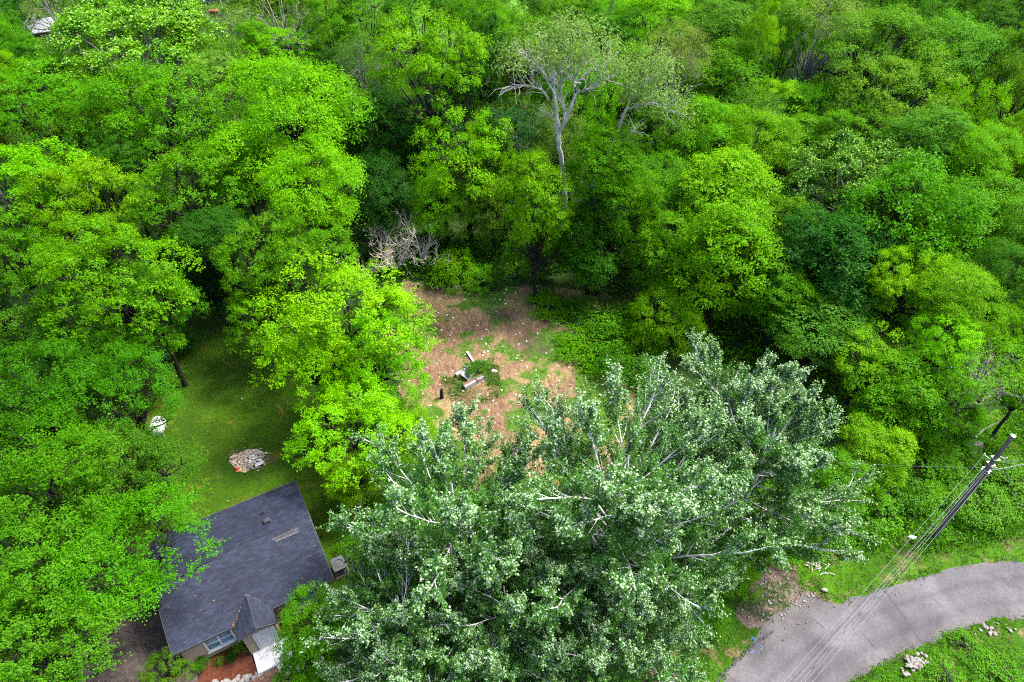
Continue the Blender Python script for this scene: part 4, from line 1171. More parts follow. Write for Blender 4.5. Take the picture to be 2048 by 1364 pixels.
t_(1660, 540, 240, 220, 12, 'vine', DA, 'big dark green tree in the right woods')
t_(1560, 450, 130, 120, 11, 'puff', FR, 'green tree left of the big dark tree')
t_(1560, 600, 120, 130, 9, 'vine', FR, 'green vine tree behind the right poplar tips')
t_(1810, 570, 150, 150, 12, 'puff', LI, 'yellow-green tree in the right woods')
t_(1910, 600, 160, 150, 12, 'feather', BR, 'bright layered tree right of the yellow-green tree')
t_(2020, 560, 150, 150, 12, 'feather', MI, 'mid green tree on the right edge')
t_(1880, 690, 130, 130, 10, 'puff', LI, 'second yellow-green tree lower in the right woods')
t_(1650, 660, 180, 110, 8, 'vine', (.048, .14, .008), 'dull vine tangle behind the right poplar')
t_(1735, 720, 150, 130, 8, 'puff', BR, 'bright tree at the right shoulder of the poplars')
t_(1790, 800, 170, 170, 7.5, 'vine', FR, 'rounded vine mound right of the poplars')
t_(1965, 740, 180, 150, 9, 'airy', BR, 'open tree with dead twigs near the right edge')
t_(2040, 680, 120, 130, 10, 'puff', BR, 'bright tree on the right edge above the pole')
t_(1890, 820, 140, 150, 7, 'puff', FR, 'green tree above the tan grass near the pole')
t_(2045, 790, 110, 110, 7, 'puff', FR, 'green tree on the right edge beside the pole top')
t_(1745, 900, 130, 130, 6, 'vine', BR, 'bright vine shrub tree at the lower right of poplars')
t_(1680, 960, 120, 110, 5, 'vine', FR, 'green vine thicket under the right poplar edge')
t_(1590, 1010, 110, 90, 4, 'vine', FR, 'low vine thicket between poplar and road')
# near the house
t_(640, 1262, 145, 150, 6, 'maple', FR, 'small bushy maple at the right corner of the house')
t_(605, 1355, 120, 70, 3.5, 'puff', FR, 'low bush tree in front of the porch at bottom')
t_(330, 1352, 95, 80, 3.2, 'puff', OL, 'small tree in front of the house at the left corner')
tree_xy = []
for k, (u, v, w, h, Ht, sp, col, lab) in enumerate(T):
    rr = random.Random(900 + k)
    r, rz_ = 3.0, 3.0
    for _ in range(6):
        p = at(u, v, max(.4 * Ht, Ht - rz_)); d = depth_of(p)
        r = w / 2 * d / FPX
        th = math.atan2(CAM_H - p.z, p.y)
        q = (h / 2 * d / FPX) ** 2 - (r * math.sin(th)) ** 2
        rz_ = math.sqrt(q) / math.cos(th) if q > 0 else 0
        rz_ = min(max(rz_, .62 * r), 1.9 * r, Ht * .56)
    c = tuple(x * rr.uniform(.9, 1.1) for x in col)
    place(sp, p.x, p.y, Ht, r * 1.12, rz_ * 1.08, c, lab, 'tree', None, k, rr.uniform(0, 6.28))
    tree_xy.append((p.x, p.y, r))

# ------------------------------------------------------------------ white poplars: grown limb by limb
def grow_poplar(seed, Ht=18.0, spread=6.5, limbs=9, n2=8, n3=8, per=34, leaf=.2, lean=(0, 0)):
    rng = np.random.default_rng(seed)
    segs, S, D, LL, pale = [], [], [], [], []
    top = np.array([lean[0], lean[1], Ht * .93])
    tk = curve_pts((0, 0, -.4), top, 9, 0, rng, .012)
    segs.append((tk, np.linspace(Ht * .016, .045, 9), 8))
    def path(a, d, L, n, up):
        p = [np.array(a, float)]; d = np.array(d, float)
        for k in range(n):
            d = nrm(d + np.array([0, 0, up / n]) + rng.normal(0, .07, 3)); p.append(p[-1] + d * L / n)
        return np.array(p), d
    def along(p, t):
        x = t * (len(p) - 1); i = min(int(x), len(p) - 2); f = x - i
        return p[i] * (1 - f) + p[i + 1] * f, nrm(p[i + 1] - p[i])
    for i in range(limbs):
        f = (i + .5) / limbs
        hz_ = Ht * (.12 + .62 * f)
        a, _ = along(tk, min(.97, (hz_ + .4) / (Ht * .93 + .4)))
        az = i * 2.4 + rng.uniform(-.4, .4)
        el = .18 + .62 * f + rng.uniform(-.1, .12)
        d = np.array([math.cos(az) * math.cos(el), math.sin(az) * math.cos(el), math.sin(el)])
        L1 = spread * (1.15 - .45 * f) * rng.uniform(.85, 1.15)
        p1, _ = path(a, d, L1, 7, .42)
        r1 = .085 * (1.15 - .6 * f) * Ht / 18
        segs.append((p1, np.linspace(r1, .03, 8), 6))
        whole = rng.uniform(-.04, .14) + .1 * f
        for j in range(n2):
            t = .10 + .90 * (j + rng.uniform(.2, .8)) / n2
            b, d1 = along(p1, min(t, .99))
            out = nrm(np.cross(d1, rng.normal(0, 1, 3)))
            d2 = nrm(d1 * 1.1 + out * .72 + np.array([0, 0, .16]))
            L2 = L1 * .27 * (1.3 - .75 * t) * rng.uniform(.8, 1.2)
            p2, _ = path(b, d2, L2, 5, .35)
            segs.append((p2, np.linspace(r1 * .48, .016, 6), 4))
            for m in range(n3):
                t2 = .15 + .85 * (m + rng.uniform(.1, .9)) / n3
                c, dd = along(p2, min(t2, .99))
                o3 = nrm(np.cross(dd, rng.normal(0, 1, 3)))
                d3 = nrm(dd * 1.25 + o3 * .5 + np.array([0, 0, .1]))
                L3 = L2 * .45 * rng.uniform(.7, 1.3) + .28
                S.append(c); D.append(d3); LL.append(L3)
                hrel = c[2] / Ht
                pale.append(np.clip(whole + .25 * (hrel - .5) + .55 * (t - .5) + rng.normal(0, .04), .04, .6))
    S, D, LL, pale = np.array(S), np.array(D), np.array(LL), np.array(pale)
    V, var = leaves_on_twigs(rng, S, D, LL, per, leaf, .72, .05, 1.0, .6, .3, None, .4)
    pl = np.repeat(pale, per); tt = np.tile(np.linspace(0, 1, per), len(S))
    mi = (rng.random(len(V)) < pl * (.4 + .8 * tt)).astype(int)
    ok = V[:, :, 2].min(1) > .1
    return (np_quads('crown', V[ok], [M_LEAF, M_PALE], var[ok], mi[ok]), tubes_np(segs).mesh('trunk', M_WHITEBARK, True))
POP = [grow_poplar(301, 15.5, 8.8, 34, 17, 6, 37, .12), grow_poplar(302, 14.5, 7.8, 29, 16, 6, 37, .12), grow_poplar(303, 12.0, 7.0, 26, 16, 6, 35, .12)]
POPC = (.040, .116, .015)
def poplar(i, u, v, s, rot, label, z=0.0, sz=1.0):
    p = at(u, v, z); t = empty('white_poplar', (p.x, p.y, 0), rot); tag(t, label, 'poplar tree', 'white poplar grove')
    c = link('crown', POP[i][0], t, tuple(x * random.Random(int(u)).uniform(.9, 1.15) for x in POPC)); k = link('trunk', POP[i][1], t)
    for o in (c, k): o.scale = (s, s, s * sz)
    tree_xy.append((p.x, p.y, 5 * s))
poplar(0, 1205, 1185, 1.0, .4, 'tallest white poplar with pale forked limbs in the grove centre')
poplar(1, 1455, 1090, .92, 3.3, 'white poplar at the right end of the grove')
poplar(2, 925, 1185, 1.08, 1.2, 'white poplar leaning over the clearing at upper left of grove', 0, 1.0)
poplar(2, 828, 1330, .78, 3.9, 'white poplar nearest the house')
poplar(1, 1010, 1330, .72, 5.0, 'lower white poplar at the bottom centre of the grove')
poplar(2, 1310, 1245, .66, .3, 'low white poplar over the bare soil patch')
poplar(1, 1400, 990, .9, 4.7, 'white poplar at the back of the grove between the two tall ones')
poplar(2, 1090, 1265, .8, 1.9, 'white poplar directly left of the central trunk')
poplar(2, 1190, 1410, .72, 3.1, 'white poplar at the bottom edge below the central trunk')
poplar(2, 880, 1460, .7, 2.6, 'white poplar at the bottom edge left of centre')

# ------------------------------------------------------------------ the pale bare-limbed tree and its leaning neighbour (traced limb by limb)
def trace(pts, y0, wob=0.0):
    """pts: (u, v, dy) -> points standing at distance y0 + dy from the camera's foot"""
    out = []
    for u, v, dy in pts:
        px, py = (u - 1024) / FPX, (v - 682) / FPX
        d = Vector((px, cP - sP * py, -sP - cP * py)); t = (y0 + dy) / d.y
        out.append(Vector((d.x * t, y0 + dy, CAM_H + d.z * t)))
    return out
def fine(pts, rng, n=4, wob=.12):
    out = []
    for a, b in zip(pts, pts[1:]):
        for k in range(n):
            q = a.lerp(b, k / n)
            if k: q = q + Vector(rng.normal(0, wob, 3))
            out.append(q)
    return out + [pts[-1]]
def hero(name, label, Y, limbs, blobs, col, seed, barkm, leaf=.2):
    rng = np.random.default_rng(seed)
    base = trace([limbs[0][0][0]], Y)[0]
    t = empty(name, (base.x, base.y, 0)); tag(t, label, 'tree')
    mb = MB(); ends = []
    for pts, r0, r1 in limbs:
        P = trace(pts, Y); P = fine(P, rng, 3, .07 if r0 > .1 else .13); L = [q - Vector((base.x, base.y, 0)) for q in P]
        mb.tube(L, list(np.linspace(r0 * .8, r1 * .75, len(L))), 7, False)
        # side twigs on the thinner limbs
        if r0 < .2:
            for q0, q1 in zip(L[2:], L[3:]):
                for _ in range(3):
                    dd = (q1 - q0).normalized() + Vector(rng.normal(0, .7, 3)) + Vector((0, 0, .5)); dd.normalize()
                    e1 = q0 + dd * rng.uniform(.6, 1.3); e2 = e1 + (dd + Vector(rng.normal(0, .4, 3))).normalized() * rng.uniform(.4, .9)
                    mb.tube([q0, e1, e2], [r1 * .9, r1 * .6, .008], 4, False); ends.append(e2)
    mb.build('trunk', barkm, t, True)
    S, D, LL = [], [], []
    for (u, v, dy, rad, n) in blobs:
        c = trace([(u, v, dy)], Y)[0] - Vector((base.x, base.y, 0))
        q = nrm(rng.normal(0, 1, (n, 3))) * rng.uniform(.35, 1.0, (n, 1)) * rad * np.array([1.15, 1.15, .8])
        S.append(np.array(c) + q); D.append(nrm(q / rad + rng.normal(0, .5, q.shape) + np.array([0, 0, .2]))); LL.append(rng.uniform(.5, 1.2, n))
    if S:
        V, var = leaves_on_twigs(rng, np.concatenate(S), np.concatenate(D), np.concatenate(LL), 10, leaf, .42, .25, .9, .5, .3)
        link('crown', np_quads('crown', V, [M_LEAF], var), t, col)
    return t
elm = [([(1117, 525, 0), (1122, 470, 0), (1130, 400, 0), (1126, 338, 0), (1117, 294, 0), (1117, 272, 0)], .34, .26),
       ([(1117, 272, 0), (1113, 235, 0), (1110, 199, 0), (1107, 166, .2), (1099, 150, .4)], .24, .1),
       ([(1117, 272, 0), (1123, 256, 0), (1136, 235, -.3), (1143, 210, -.5), (1152, 190, -.6), (1158, 178, -.8)], .25, .1),
       ([(1122, 258, 0), (1130, 225, .5), (1120, 200, .8), (1118, 170, 1.2), (1138, 146, 1.6)], .13, .05),
       ([(1110, 190, 0), (1090, 150, -.6), (1065, 125, -1), (1045, 105, -1.2)], .12, .04),
       ([(1096, 200, -.2), (1084, 180, -.6), (1060, 172, -1.2), (1037, 171, -1.6), (1014, 178, -2.0)], .12, .035),
       ([(1110, 170, 0), (1096, 140, .8), (1075, 118, 1.2), (1095, 95, 1.6)], .10, .035),
       ([(1107, 166, 0), (1122, 148, .6), (1137, 128, 1.0), (1136, 112, 1.2)], .10, .035),
       ([(1150, 195, 0), (1152, 168, .3), (1175, 146, .5), (1205, 134, .8), (1214, 122, 1.0)], .12, .035),
       ([(1158, 184, 0), (1176, 178, -.6), (1192, 172, -.9), (1212, 160, -1.2), (1228, 148, -1.5)], .11, .035),
       ([(1152, 180, 0), (1148, 160, -.4), (1156, 140, -.8), (1180, 120, -1)], .09, .03),
       ([(1064, 172, -1.0), (1064, 155, -1.2), (1063, 142, -1.3)], .06, .025),
       ([(1117, 280, .1), (1108, 250, .3), (1105, 232, .5), (1080, 230, .7)], .08, .02)]
hero('pale_limbed_tree', 'tall tree with pale forked bare limbs behind the clearing', 54.0, elm,
     [(1060, 95, 0, 2.0, 125), (1110, 82, .5, 2.2, 145), (1165, 85, .5, 2.3, 155), (1205, 105, .8, 1.8, 110), (1030, 120, -1, 1.4, 90), (1135, 115, 2.5, 1.8, 90), (1225, 135, -1, 1.3, 70), (1085, 235, .7, .9, 50), (1140, 65, 1, 1.7, 120)],
     (.135, .215, .055), 71, M_PALEBARK)
lean = [([(1120, 520, .3), (1127, 470, .3), (1134, 448, .3), (1146, 426, .2), (1172, 404, 0), (1187, 371, 0), (1203, 335, 0), (1218, 302, 0), (1236, 261, 0), (1251, 221, 0)], .28, .14),
        ([(1251, 221, 0), (1270, 212, -.4), (1304, 206, -.9), (1330, 215, -1.4), (1362, 228, -1.8)], .13, .03),
        ([(1251, 221, 0), (1262, 190, .4), (1285, 165, .8), (1305, 150, 1)], .11, .03),
        ([(1172, 404, 0), (1170, 388, -.2), (1171, 380, -.2)], .07, .03),
        ([(1240, 266, 0), (1258, 270, -.5), (1275, 262, -.8)], .10, .04)]
hero('leaning_tree', 'leaning pale trunk rising through vines to a grey-green crown', 53.5, lean,
     [(1285, 150, .5, 1.9, 150), (1320, 185, -.8, 1.7, 130), (1350, 215, -1.4, 1.4, 100), (1270, 190, .5, 1.3, 70), (1305, 120, 1, 1.8, 130)], (.12, .21, .045), 72, M_PALEBARK)

def dead_shrub(name, label, u, v, hgt, seed, stems=7, leafy=0, spread=.8, cat='dead shrub'):
    rng = np.random.default_rng(seed); p = at(u, v)
    t = empty(name, p); tag(t, label, cat)
    mb = MB(); tips = []
    def br(a, d, L, r, lv):
        n = 4; P = [a]
        for k in range(n):
            d = (d + Vector(rng.normal(0, .16, 3)) + Vector((0, 0, .06))).normalized(); P.append(P[-1] + d * L / n)
        mb.tube(P, list(np.linspace(r, r * .45, n + 1)), 5 if lv < 2 else 4, False)
        if lv >= 3: tips.append(P[-1]); return
        for k in range(4 if lv < 2 else 5):
            q = P[rng.integers(1, n + 1)]
            br(q, (d + Vector(rng.normal(0, .6, 3))).normalized(), L * rng.uniform(.4, .62), r * .5, lv + 1)
    for s in range(stems):
        az = s * 6.28 / stems + rng.uniform(-.4, .4)
        br(Vector((0, 0, 0)), Vector((math.cos(az) * spread, math.sin(az) * spread, 1)).normalized(), hgt * rng.uniform(.45, .65), .075, 0)
    mb.build('branches', M_DEADWOOD, t)
    if leafy:
        S = np.array(tips)[rng.permutation(len(tips))[:leafy]]; D = nrm(rng.normal(0, 1, S.shape) + np.array([0, 0, .5]))
        V, var = leaves_on_twigs(rng, S, D, np.full(len(S), .4), 7, .2, .55, .1)
        link('crown', np_quads('crown', V, [M_LEAF], var), t, BR)
dead_shrub('dead_shrub', 'leafless tan twiggy shrub at the back left of the clearing', 795, 535, 7.5, 81, 10, 40)
dead_shrub('dead_shrub', 'low broken dead limbs beside the leafless tan shrub', 735, 555, 4.0, 82, 5, 10)
dead_shrub('dead_shrub', 'second leafless shrub close right of the tan shrub', 845, 530, 5.4, 84, 7, 8, .9)
dead_shrub('dead_shrub', 'grey dead twigs poking from the open tree near right edge', 1945, 815, 8.0, 83, 6, 0, .5)
# fallen branch by the boulders
b = MB(); b.tube([at(1950, 875, .4), at(1968, 858, .9), at(1998, 843, 1.6)], [.09, .07, .03], 6); tag(b.build('fallen_branch', M_DEADWOOD), 'pale fallen branch above the large boulder', 'branch')
b = MB(); b.tube([at(38, 585, 4), at(40, 555, 8.0), at(42, 551, 8.3), at(58, 553, 8.2)], [.12, .08, .07, .03], 6); b.tube([at(42, 551, 8.3), at(30, 548, 8.4)], [.06, .02], 5); tag(b.build('bare_limb', M_GREYBARK), 'crooked bare grey limb at the left edge', 'branch')

# ------------------------------------------------------------------ shrubs: hand-set ones round the clearing, house and verge
SH = [(905, 545, 90, 2.6, BR, 'bright low shrub at the clearing back edge'), (960, 560, 70, 1.8, FR, 'small shrub right of the bright low shrub'),
      (1100, 615, 90, 1.0, FR, 'leafy shrub under the vine tree at clearing edge'), (1150, 620, 60, 1.6, MI, 'dark shrub at the clearing right edge'),
      (1235, 660, 110, 2.4, FR, 'wide shrub at the right side of the clearing'), (1200, 700, 140, 1.2, FR, 'ground-hugging green shrub right of the dark soil'),
      (1260, 740, 110, 2.2, MI, 'deep green shrub above the poplar tips'), (1150, 700, 80, .7, FR, 'low leafy shrub beside the dark soil patch'),
      (955, 738, 46, 1.0, (.034, .115, .003), 'weedy clump growing over the broken wall'), (325, 705, 80, 3.0, (.02, .075, .02), 'blue-green large-leaved shrub at the lawn top left'), (370, 690, 50, 1.6, DA, 'dark shrub beside the large-leaved shrub'),
      (484, 1293, 26, 1.0, OL, 'upright shrub in the mulch bed near the porch'), (462, 1314, 20, .6, DA, 'small dark round shrub in the mulch bed'), (438, 1324, 20, .4, OL, 'sparse small shrub in the mulch bed'), (402, 1330, 30, .8, MI, 'dark shrub at the left end of the mulch bed'),
      (1640, 1060, 110, 1.2, FR, 'leafy weeds shrub above the verge grass'), (1720, 1010, 130, 1.5, FR, 'vine-like shrub on the verge left of tan grass'), (1560, 1100, 70, 1.1, BR, 'bright small shrub at the bare soil patch'), (1780, 980, 110, 1.6, MI, 'dark shrub beside the tan grass'),
      (1870, 930, 110, 1.8, FR, 'shrub between tan grass and pole'), (1850, 1000, 90, 1.3, FR, 'round shrub just left of the pole foot'), (1960, 1010, 110, 1.5, (.06, .17, .006), 'grassy shrub right of the pole foot'), (2020, 960, 110, 1.5, (.066, .18, .006), 'coarse weeds shrub at the right edge by the pole'),
      (1440, 1150, 80, 1.4, BR, 'bright leafy shrub at the right poplar skirt'), (1480, 1170, 60, 1.2, BR, 'bright sapling next to the bare soil patch'),
      (2000, 1345, 100, .5, FR, 'weedy shrub in the bottom right corner'), (1890, 1356, 90, .45, FR, 'weedy shrub at the bottom edge right of rock pile'), (1925, 1290, 70, .4, FR, 'low weeds under the bend of the road'), (1120, 1310, 60, .9, BR, 'bright small shrub at the bottom centre edge'),
      (1300, 1240, 70, .8, OL, 'olive weeds at the edge of reddish soil'), (1420, 1240, 70, .8, FR, 'green weeds left of the bare soil patch'),
      (700, 1090, 50, .8, FR, 'low weeds beside the air conditioner'), (1180, 640, 70, 1.2, DA, 'dark weeds behind the pale rocks')]
for k, (u, v, w, h, col, lab) in enumerate(SH):
    p = at(u, v, h * .4); r = w / 2 * depth_of(p) / FPX
    place('shrub', p.x, p.y, h, r * 1.1, h * .62, col, lab, 'shrub', None, k, k * 1.3)

# ------------------------------------------------------------------ filler woods: behind, beside and beyond the frame
fr = random.Random(77)
fills = []
HEROXY = [(4.5, 54, 2), (9, 53, 2)]
keepout = [CLEAR, LAWN, VERGE, FIELD, YARD]
def free(x, y, rad, extra):
    for poly in keepout:
        if inside(poly, np.array([x]), np.array([y]))[0]: return False
    for (a, b_, r_) in tree_xy:
        if math.hypot(a - x, b_ - y) < (r_ * .8 + rad * extra): return False
    for (a, b_, r_) in fills:
        if math.hypot(a - x, b_ - y) < (r_ + rad) * .86: return False
    return True
for _ in range(9000):
    x, y = fr.uniform(-105, 105), fr.uniform(46, 150)
    if abs(x) > y * .82 + 14: continue
    rad = fr.uniform(3.2, 4.8)
    if -16 < x < 16 and y < 58: continue
    if abs(x - (-68)) < 12 and 95 < y < 135: continue           # the far houses stay in sight
    if abs(x - (-63)) < 10 and y > 112: continue
    if abs(x + .416 * y) < 5 and y > 92: continue           # gap towards the far carport
    if abs(x - 46) < 5 and 66 < y < 84: continue          # dark gap in the right woods
    if free(x, y, rad, .5): fills.append((x, y, rad))
for _ in range(600):                                          # woods beyond the left and right frame edges
    x, y = fr.choice((-1, 1)) * fr.uniform(26, 60), fr.uniform(10, 50)
    if abs(x) < y * .75 + 14 + (42 - y) * .2: continue
    rad = fr.uniform(3.2, 4.6)
    if x > 0 and y < 40: continue
    if free(x, y, rad, .6): fills.append((x, y, rad))
fills.sort(key=lambda q: (int(q[1] / 12), q[0]))
ordn = lambda n: ['first', 'second', 'third', 'fourth', 'fifth', 'sixth', 'seventh', 'eighth', 'ninth', 'tenth', 'eleventh', 'twelfth', 'thirteenth', 'fourteenth', 'fifteenth', 'sixteenth', 'seventeenth', 'eighteenth', 'nineteenth', 'twentieth'][n] if n < 20 else '%dth' % (n + 1)
rows = sorted(set(int(q[1] / 12) for q in fills))
cnt = {}
CN = [(FR, 'fresh green'), (MI, 'mid green'), (BR, 'bright green'), (DA, 'dark green'), (OL, 'olive green'), ((.062, .165, .010), 'soft green')]
for k, (x, y, rad) in enumerate(fills):
    row = int(y / 12); cnt[row] = cnt.get(row, -1) + 1
    col, cn = fr.choice(CN); sp = fr.choice(('puff', 'feather', 'vine', 'puff', 'airy', 'maple'))
    Ht = fr.uniform(9.5, 17.5) if y < 100 else fr.uniform(12, 18)
    place(sp, x, y, Ht, rad * fr.uniform(.95, 1.25), Ht * fr.uniform(.38, .5), tuple(c * fr.uniform(.85, 1.1) for c in col),
          '%s background tree, %s from the left in forest row %s counted from the front' % (cn, ordn(cnt[row]), ordn(rows.index(row))), 'tree', 'background woodland trees', k, fr.uniform(0, 6.28))

# ------------------------------------------------------------------ ground cover: undergrowth, grass blades, litter
def scatter_leaves(name, poly, n, zmax, leaf, col, seed, wid=.7, clump=.5, avoid=(), kind='stuff'):
    rng = np.random.default_rng(seed)
    pa = np.array([(p[0], p[1]) for p in poly]); lo, hi = pa.min(0), pa.max(0)
    nc = int(n / 22)
    cx = rng.uniform(lo[0], hi[0], nc); cy_ = rng.uniform(lo[1], hi[1], nc)
    ok = inside(poly, cx, cy_)
    for av in avoid: ok &= ~inside(av, cx, cy_)
    cx, cy_ = cx[ok], cy_[ok]; nc = len(cx)
    hgt = zmax * rng.uniform(.15, 1.0, nc) ** 1.6
    per = 22
    th = rng.uniform(0, 6.28, (nc, per)); rr_ = clump * np.sqrt(rng.random((nc, per))) * (.6 + hgt[:, None] / zmax)
    P = np.stack([cx[:, None] + rr_ * np.cos(th), cy_[:, None] + rr_ * np.sin(th), .04 + hgt[:, None] * (1 - (rr_ / (clump * 1.7)) ** 2) * rng.uniform(.55, 1, (nc, per))], -1).reshape(-1, 3)
    A = nrm(np.stack([np.cos(th), np.sin(th), rng.uniform(-.3, .6, th.shape)], -1).reshape(-1, 3) + rng.normal(0, .4, (nc * per, 3)))
    Nn = nrm(np.array([0, 0, 1.0]) + rng.normal(0, .45, P.shape))
    ln = leaf * rng.uniform(.6, 1.35, len(P))
    var = np.clip(rng.normal(.45, .18, len(P)) + np.repeat(rng.normal(0, .12, nc), per), 0, 1)
    o = link(name, np_quads(name, leaf_quads(P, A, Nn, ln, ln * wid), [M_LEAF], var), None, col)
    return tag(o, kind=kind)
def scatter_blades(name, poly, n, h, w, col, seed, cover=None, avoid=(), bend=.5, lo_h=.4):
    rng = np.random.default_rng(seed)
    pa = np.array([(p[0], p[1]) for p in poly]); lo, hi = pa.min(0), pa.max(0)
    nt_ = int(n / 6)
    cx = rng.uniform(lo[0], hi[0], nt_); cy_ = rng.uniform(lo[1], hi[1], nt_)
    ok = inside(poly, cx, cy_)
    for av in avoid: ok &= ~inside(av, cx, cy_)
    if cover is not None: ok &= rng.random(nt_) < cover(cx, cy_)
    cx, cy_ = cx[ok], cy_[ok]; nt_ = len(cx)
    per = 6
    B = np.stack([np.repeat(cx, per) + rng.normal(0, .07, nt_ * per), np.repeat(cy_, per) + rng.normal(0, .07, nt_ * per), np.full(nt_ * per, .0)], 1)
    hh = h * np.repeat(rng.uniform(lo_h, 1.0, nt_), per) * rng.uniform(.6, 1.2, nt_ * per)
    A = nrm(np.concatenate([rng.normal(0, bend, (nt_ * per, 2)), np.ones((nt_ * per, 1))], 1))
    Nn = nrm(rng.normal(0, 1, A.shape) + np.array([0, 0, .3]))
    var = np.clip(np.repeat(rng.normal(.45, .15, nt_), per) + rng.normal(0, .12, nt_ * per), 0, 1)
    o = link(name, np_quads(name, leaf_quads(B, A, Nn, hh, np.full(len(B), w))[:, [1, 2, 3]], [M_BLADE], var), None, col)
    return tag(o, kind='stuff')
WOODS = [(-75, 46, 0), (75, 46, 0), (110, 110, 0), (-110, 110, 0)]
scatter_leaves('undergrowth', WOODS, 110000, 2.6, .42, DA, 401, .7, 1.1, avoid=(CLEAR, LAWN, FIELD))
LEFTW = [(-60, 8, 0), (-14, 20, 0), (-14, 47, 0), (-70, 47, 0)]
scatter_leaves('undergrowth', LEFTW, 30000, 1.8, .3, DA, 402, .7, .8, avoid=(LAWN, YARD))
MIDW = P2((760, 560), (1300, 540), (1350, 700), (1500, 900), (1800, 860), (2100, 780), (2100, 640), (1500, 500), (760, 470))
scatter_leaves('undergrowth', MIDW, 60000, 1.5, .26, FR, 403, .65, .6, avoid=(CLEAR, VERGE))
POPW = P2((800, 960), (1000, 1010), (1300, 960), (1560, 960), (1500, 1150), (1290, 1230), (1100, 1260), (900, 1330), (700, 1250), (720, 1050))
scatter_leaves('undergrowth', POPW, 30000, .9, .2, FR, 404, .6, .5)
ROADP = [p for p in ri] + [p for p in reversed(ro)]
scatter_blades('verge_grass', VERGE, 260000, .3, .05, (.034, .108, .001), 405, lambda X, Y: np.clip(vnoise(X, Y, .3, 4.7, 3) * 1.4 + .75, .1, 1), (ROADP, APRON, P2((1500, 1180), (1530, 1130), (1590, 1130), (1640, 1190), (1560, 1240), (1480, 1240))), 1.5)
for k, pl in enumerate((P2((1230, 1290), (1330, 1260), (1420, 1290), (1400, 1400), (1330, 1450), (1230, 1450)), P2((1480, 1170), (1530, 1110), (1600, 1110), (1660, 1195), (1560, 1260), (1470, 1260)))):
    scatter_blades('verge_grass', pl, 16000, .25, .05, (.04, .12, .001), 440 + k, lambda X, Y: np.clip(vnoise(X, Y, .55, 8.8, 3) * 1.6 + .35, 0, 1), (ROADP, APRON), 1.4)
TALL = P2((1600, 1080), (1680, 960), (1800, 880), (2060, 830), (2150, 1000), (2060, 1075), (1880, 1100), (1700, 1100))
scatter_blades('tall_weeds', TALL, 46000, .9, .06, (.034, .112, .0015), 406, lambda X, Y: np.clip(vnoise(X, Y, .4, 2.2, 2) + .5, 0, 1), (ROADP,), 1.1)
scatter_leaves('verge_weeds', TALL, 40000, .8, .17, FR, 407, .55, .4, avoid=(ROADP,))
scatter_blades('dry_verge_grass', VERGE, 90000, .35, .04, (.12, .09, .04), 470, lambda X, Y: np.clip(vnoise(X, Y, .3, 4.7, 3) * -1.6 + .1, 0, 1), (ROADP, APRON), 1.3)
TAN = P2((1790, 960), (1830, 940), (1870, 985), (1850, 1030), (1800, 1010))
scatter_blades('dry_grass', TAN, 6500, 1.0, .05, (.17, .12, .05), 408, None, (), .6)
scatter_blades('clearing_grass', CLEAR, 130000, .2, .035, (.032, .094, .0012), 409, lambda X, Y: np.clip((np.clip(grass_cover(X, Y) - soil_spots(X, Y, [(960, 640, 3.4, 0.9), (1040, 665, 2.6, 1.2), (1000, 620, 3.4, 0.6), (900, 720, 2.6, 1.0), (1030, 790, 2.4, 1.4), (960, 700, 2.6, 1.2)]) * .42, 0, 1) - .25) * 2.2, 0, 1), (), .8)
scatter_blades('dry_straw', CLEAR, 60000, .2, .028, (.19, .145, .07), 410, lambda X, Y: np.clip(vnoise(X, Y, .5, 6.1, 2) + .4, 0, 1), (), 2.6)
scatter_blades('lawn_grass', LAWN, 110000, .1, .04, (.025, .066, .0006), 411, None, (), 1.0)
for k, pl in enumerate((P2((900, 800), (925, 785), (985, 765), (1010, 785), (990, 805), (930, 815)), P2((885, 760), (925, 752), (930, 790), (895, 795)), P2((970, 735), (995, 730), (1005, 775), (975, 770)), P2((930, 730), (985, 718), (985, 760), (940, 755)))):
    scatter_blades('wall_weeds', pl, 1300, .4, .045, (.034, .11, .001), 420 + k, None, (), 1.0)
    scatter_leaves('wall_weeds', pl, 900, .35, .12, MI, 430 + k, .5, .3)
scatter_blades('lawn_grass', LAWN, 60000, .12, .045, (.05, .088, .002), 480, lambda X, Y: np.clip(vnoise(X, Y, .35, 7.7, 4) * 1.6 - .05, 0, 1), (), 1.1)
BELOW = P2((1700, 1364), (1790, 1316), (1920, 1268), (2048, 1240), (2200, 1240), (2300, 1500), (1650, 1500))
scatter_leaves('verge_weeds', BELOW, 5000, .3, .13, FR, 412, .5, .4, avoid=(ROADP, P2((1790, 1305), (1860, 1300), (1865, 1345), (1795, 1355))))
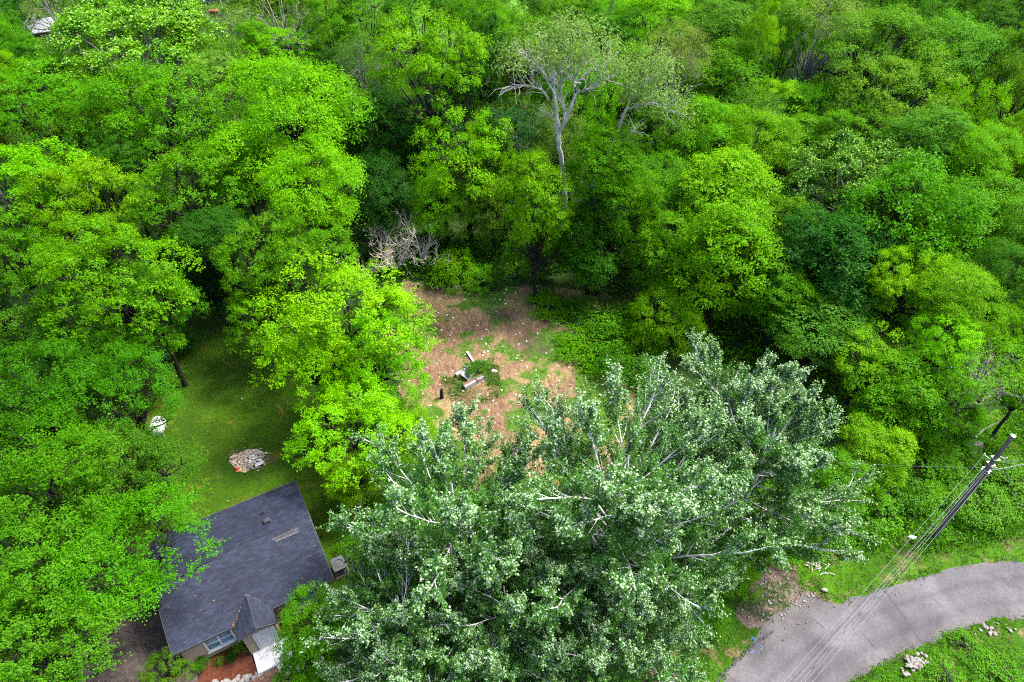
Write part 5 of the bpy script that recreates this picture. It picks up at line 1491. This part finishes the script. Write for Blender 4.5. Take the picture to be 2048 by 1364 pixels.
# specks: pale stones and chips on the soil, leaf bits on the road
rng = np.random.default_rng(5)
def specks(name, poly, n, s, m, z, seed):
    rng = np.random.default_rng(seed); pa = np.array([(p[0], p[1]) for p in poly]); lo, hi = pa.min(0), pa.max(0); mb = MB()
    for _ in range(n):
        x, y = rng.uniform(lo[0], hi[0]), rng.uniform(lo[1], hi[1])
        if inside(poly, np.array([x]), np.array([y]))[0]:
            q = s * rng.uniform(.4, 1.3); mb.box((x, y, z), (q, q * rng.uniform(.5, 1), q * .5), M=Matrix.Rotation(rng.uniform(0, 3), 3, 'Z') @ Matrix.Rotation(rng.uniform(-.4, .4), 3, 'X'))
    return tag(mb.build(name, m), kind='stuff')
EDGE = [p.lerp(q, -.10) for p, q in zip(ri, ro)] + [p.lerp(q, .05) for p, q in reversed(list(zip(ri, ro)))]
EDGE2 = [q.lerp(p, -.10) for p, q in zip(ri, ro)] + [q.lerp(p, .05) for p, q in reversed(list(zip(ri, ro)))]
for k, pl in enumerate((EDGE, EDGE2)):
    scatter_blades('edge_grass', pl, 150000, .2, .045, (.03, .10, .001), 450 + k, lambda X, Y: np.clip(vnoise(X, Y, .7, 3.8, 2) * 1.5 + .35, 0, 1), (APRON,), 1.5)
    scatter_blades('dry_edge_straw', pl, 60000, .14, .04, (.16, .11, .055), 460 + k, lambda X, Y: np.clip(vnoise(X, Y, .5, 13.8, 2) * 2 - .1, 0, 1), (APRON,), 2.5)
specks('pale_pebbles', CLEAR, 110, .075, M_STONE, .12, 1)
specks('wood_chips', CLEAR, 400, .13, M_DEADWOOD, .12, 2)
specks('pale_pebbles', P2((1470, 1230), (1530, 1130), (1650, 1195), (1560, 1250)), 160, .12, M_STONE, .04, 3)
specks('road_litter', P2((1500, 1260), (1600, 1190), (2048, 1122), (2048, 1150), (1640, 1250), (1500, 1330)), 260, .07, simple('dry_leaf_bits', (.10, .077, .052), .9, 5, .3), .07, 4)
specks('lawn_leaves', LAWN, 60, .14, simple('dry_leaf', (.14, .115, .05), .9, 5, .3), .09, 6)
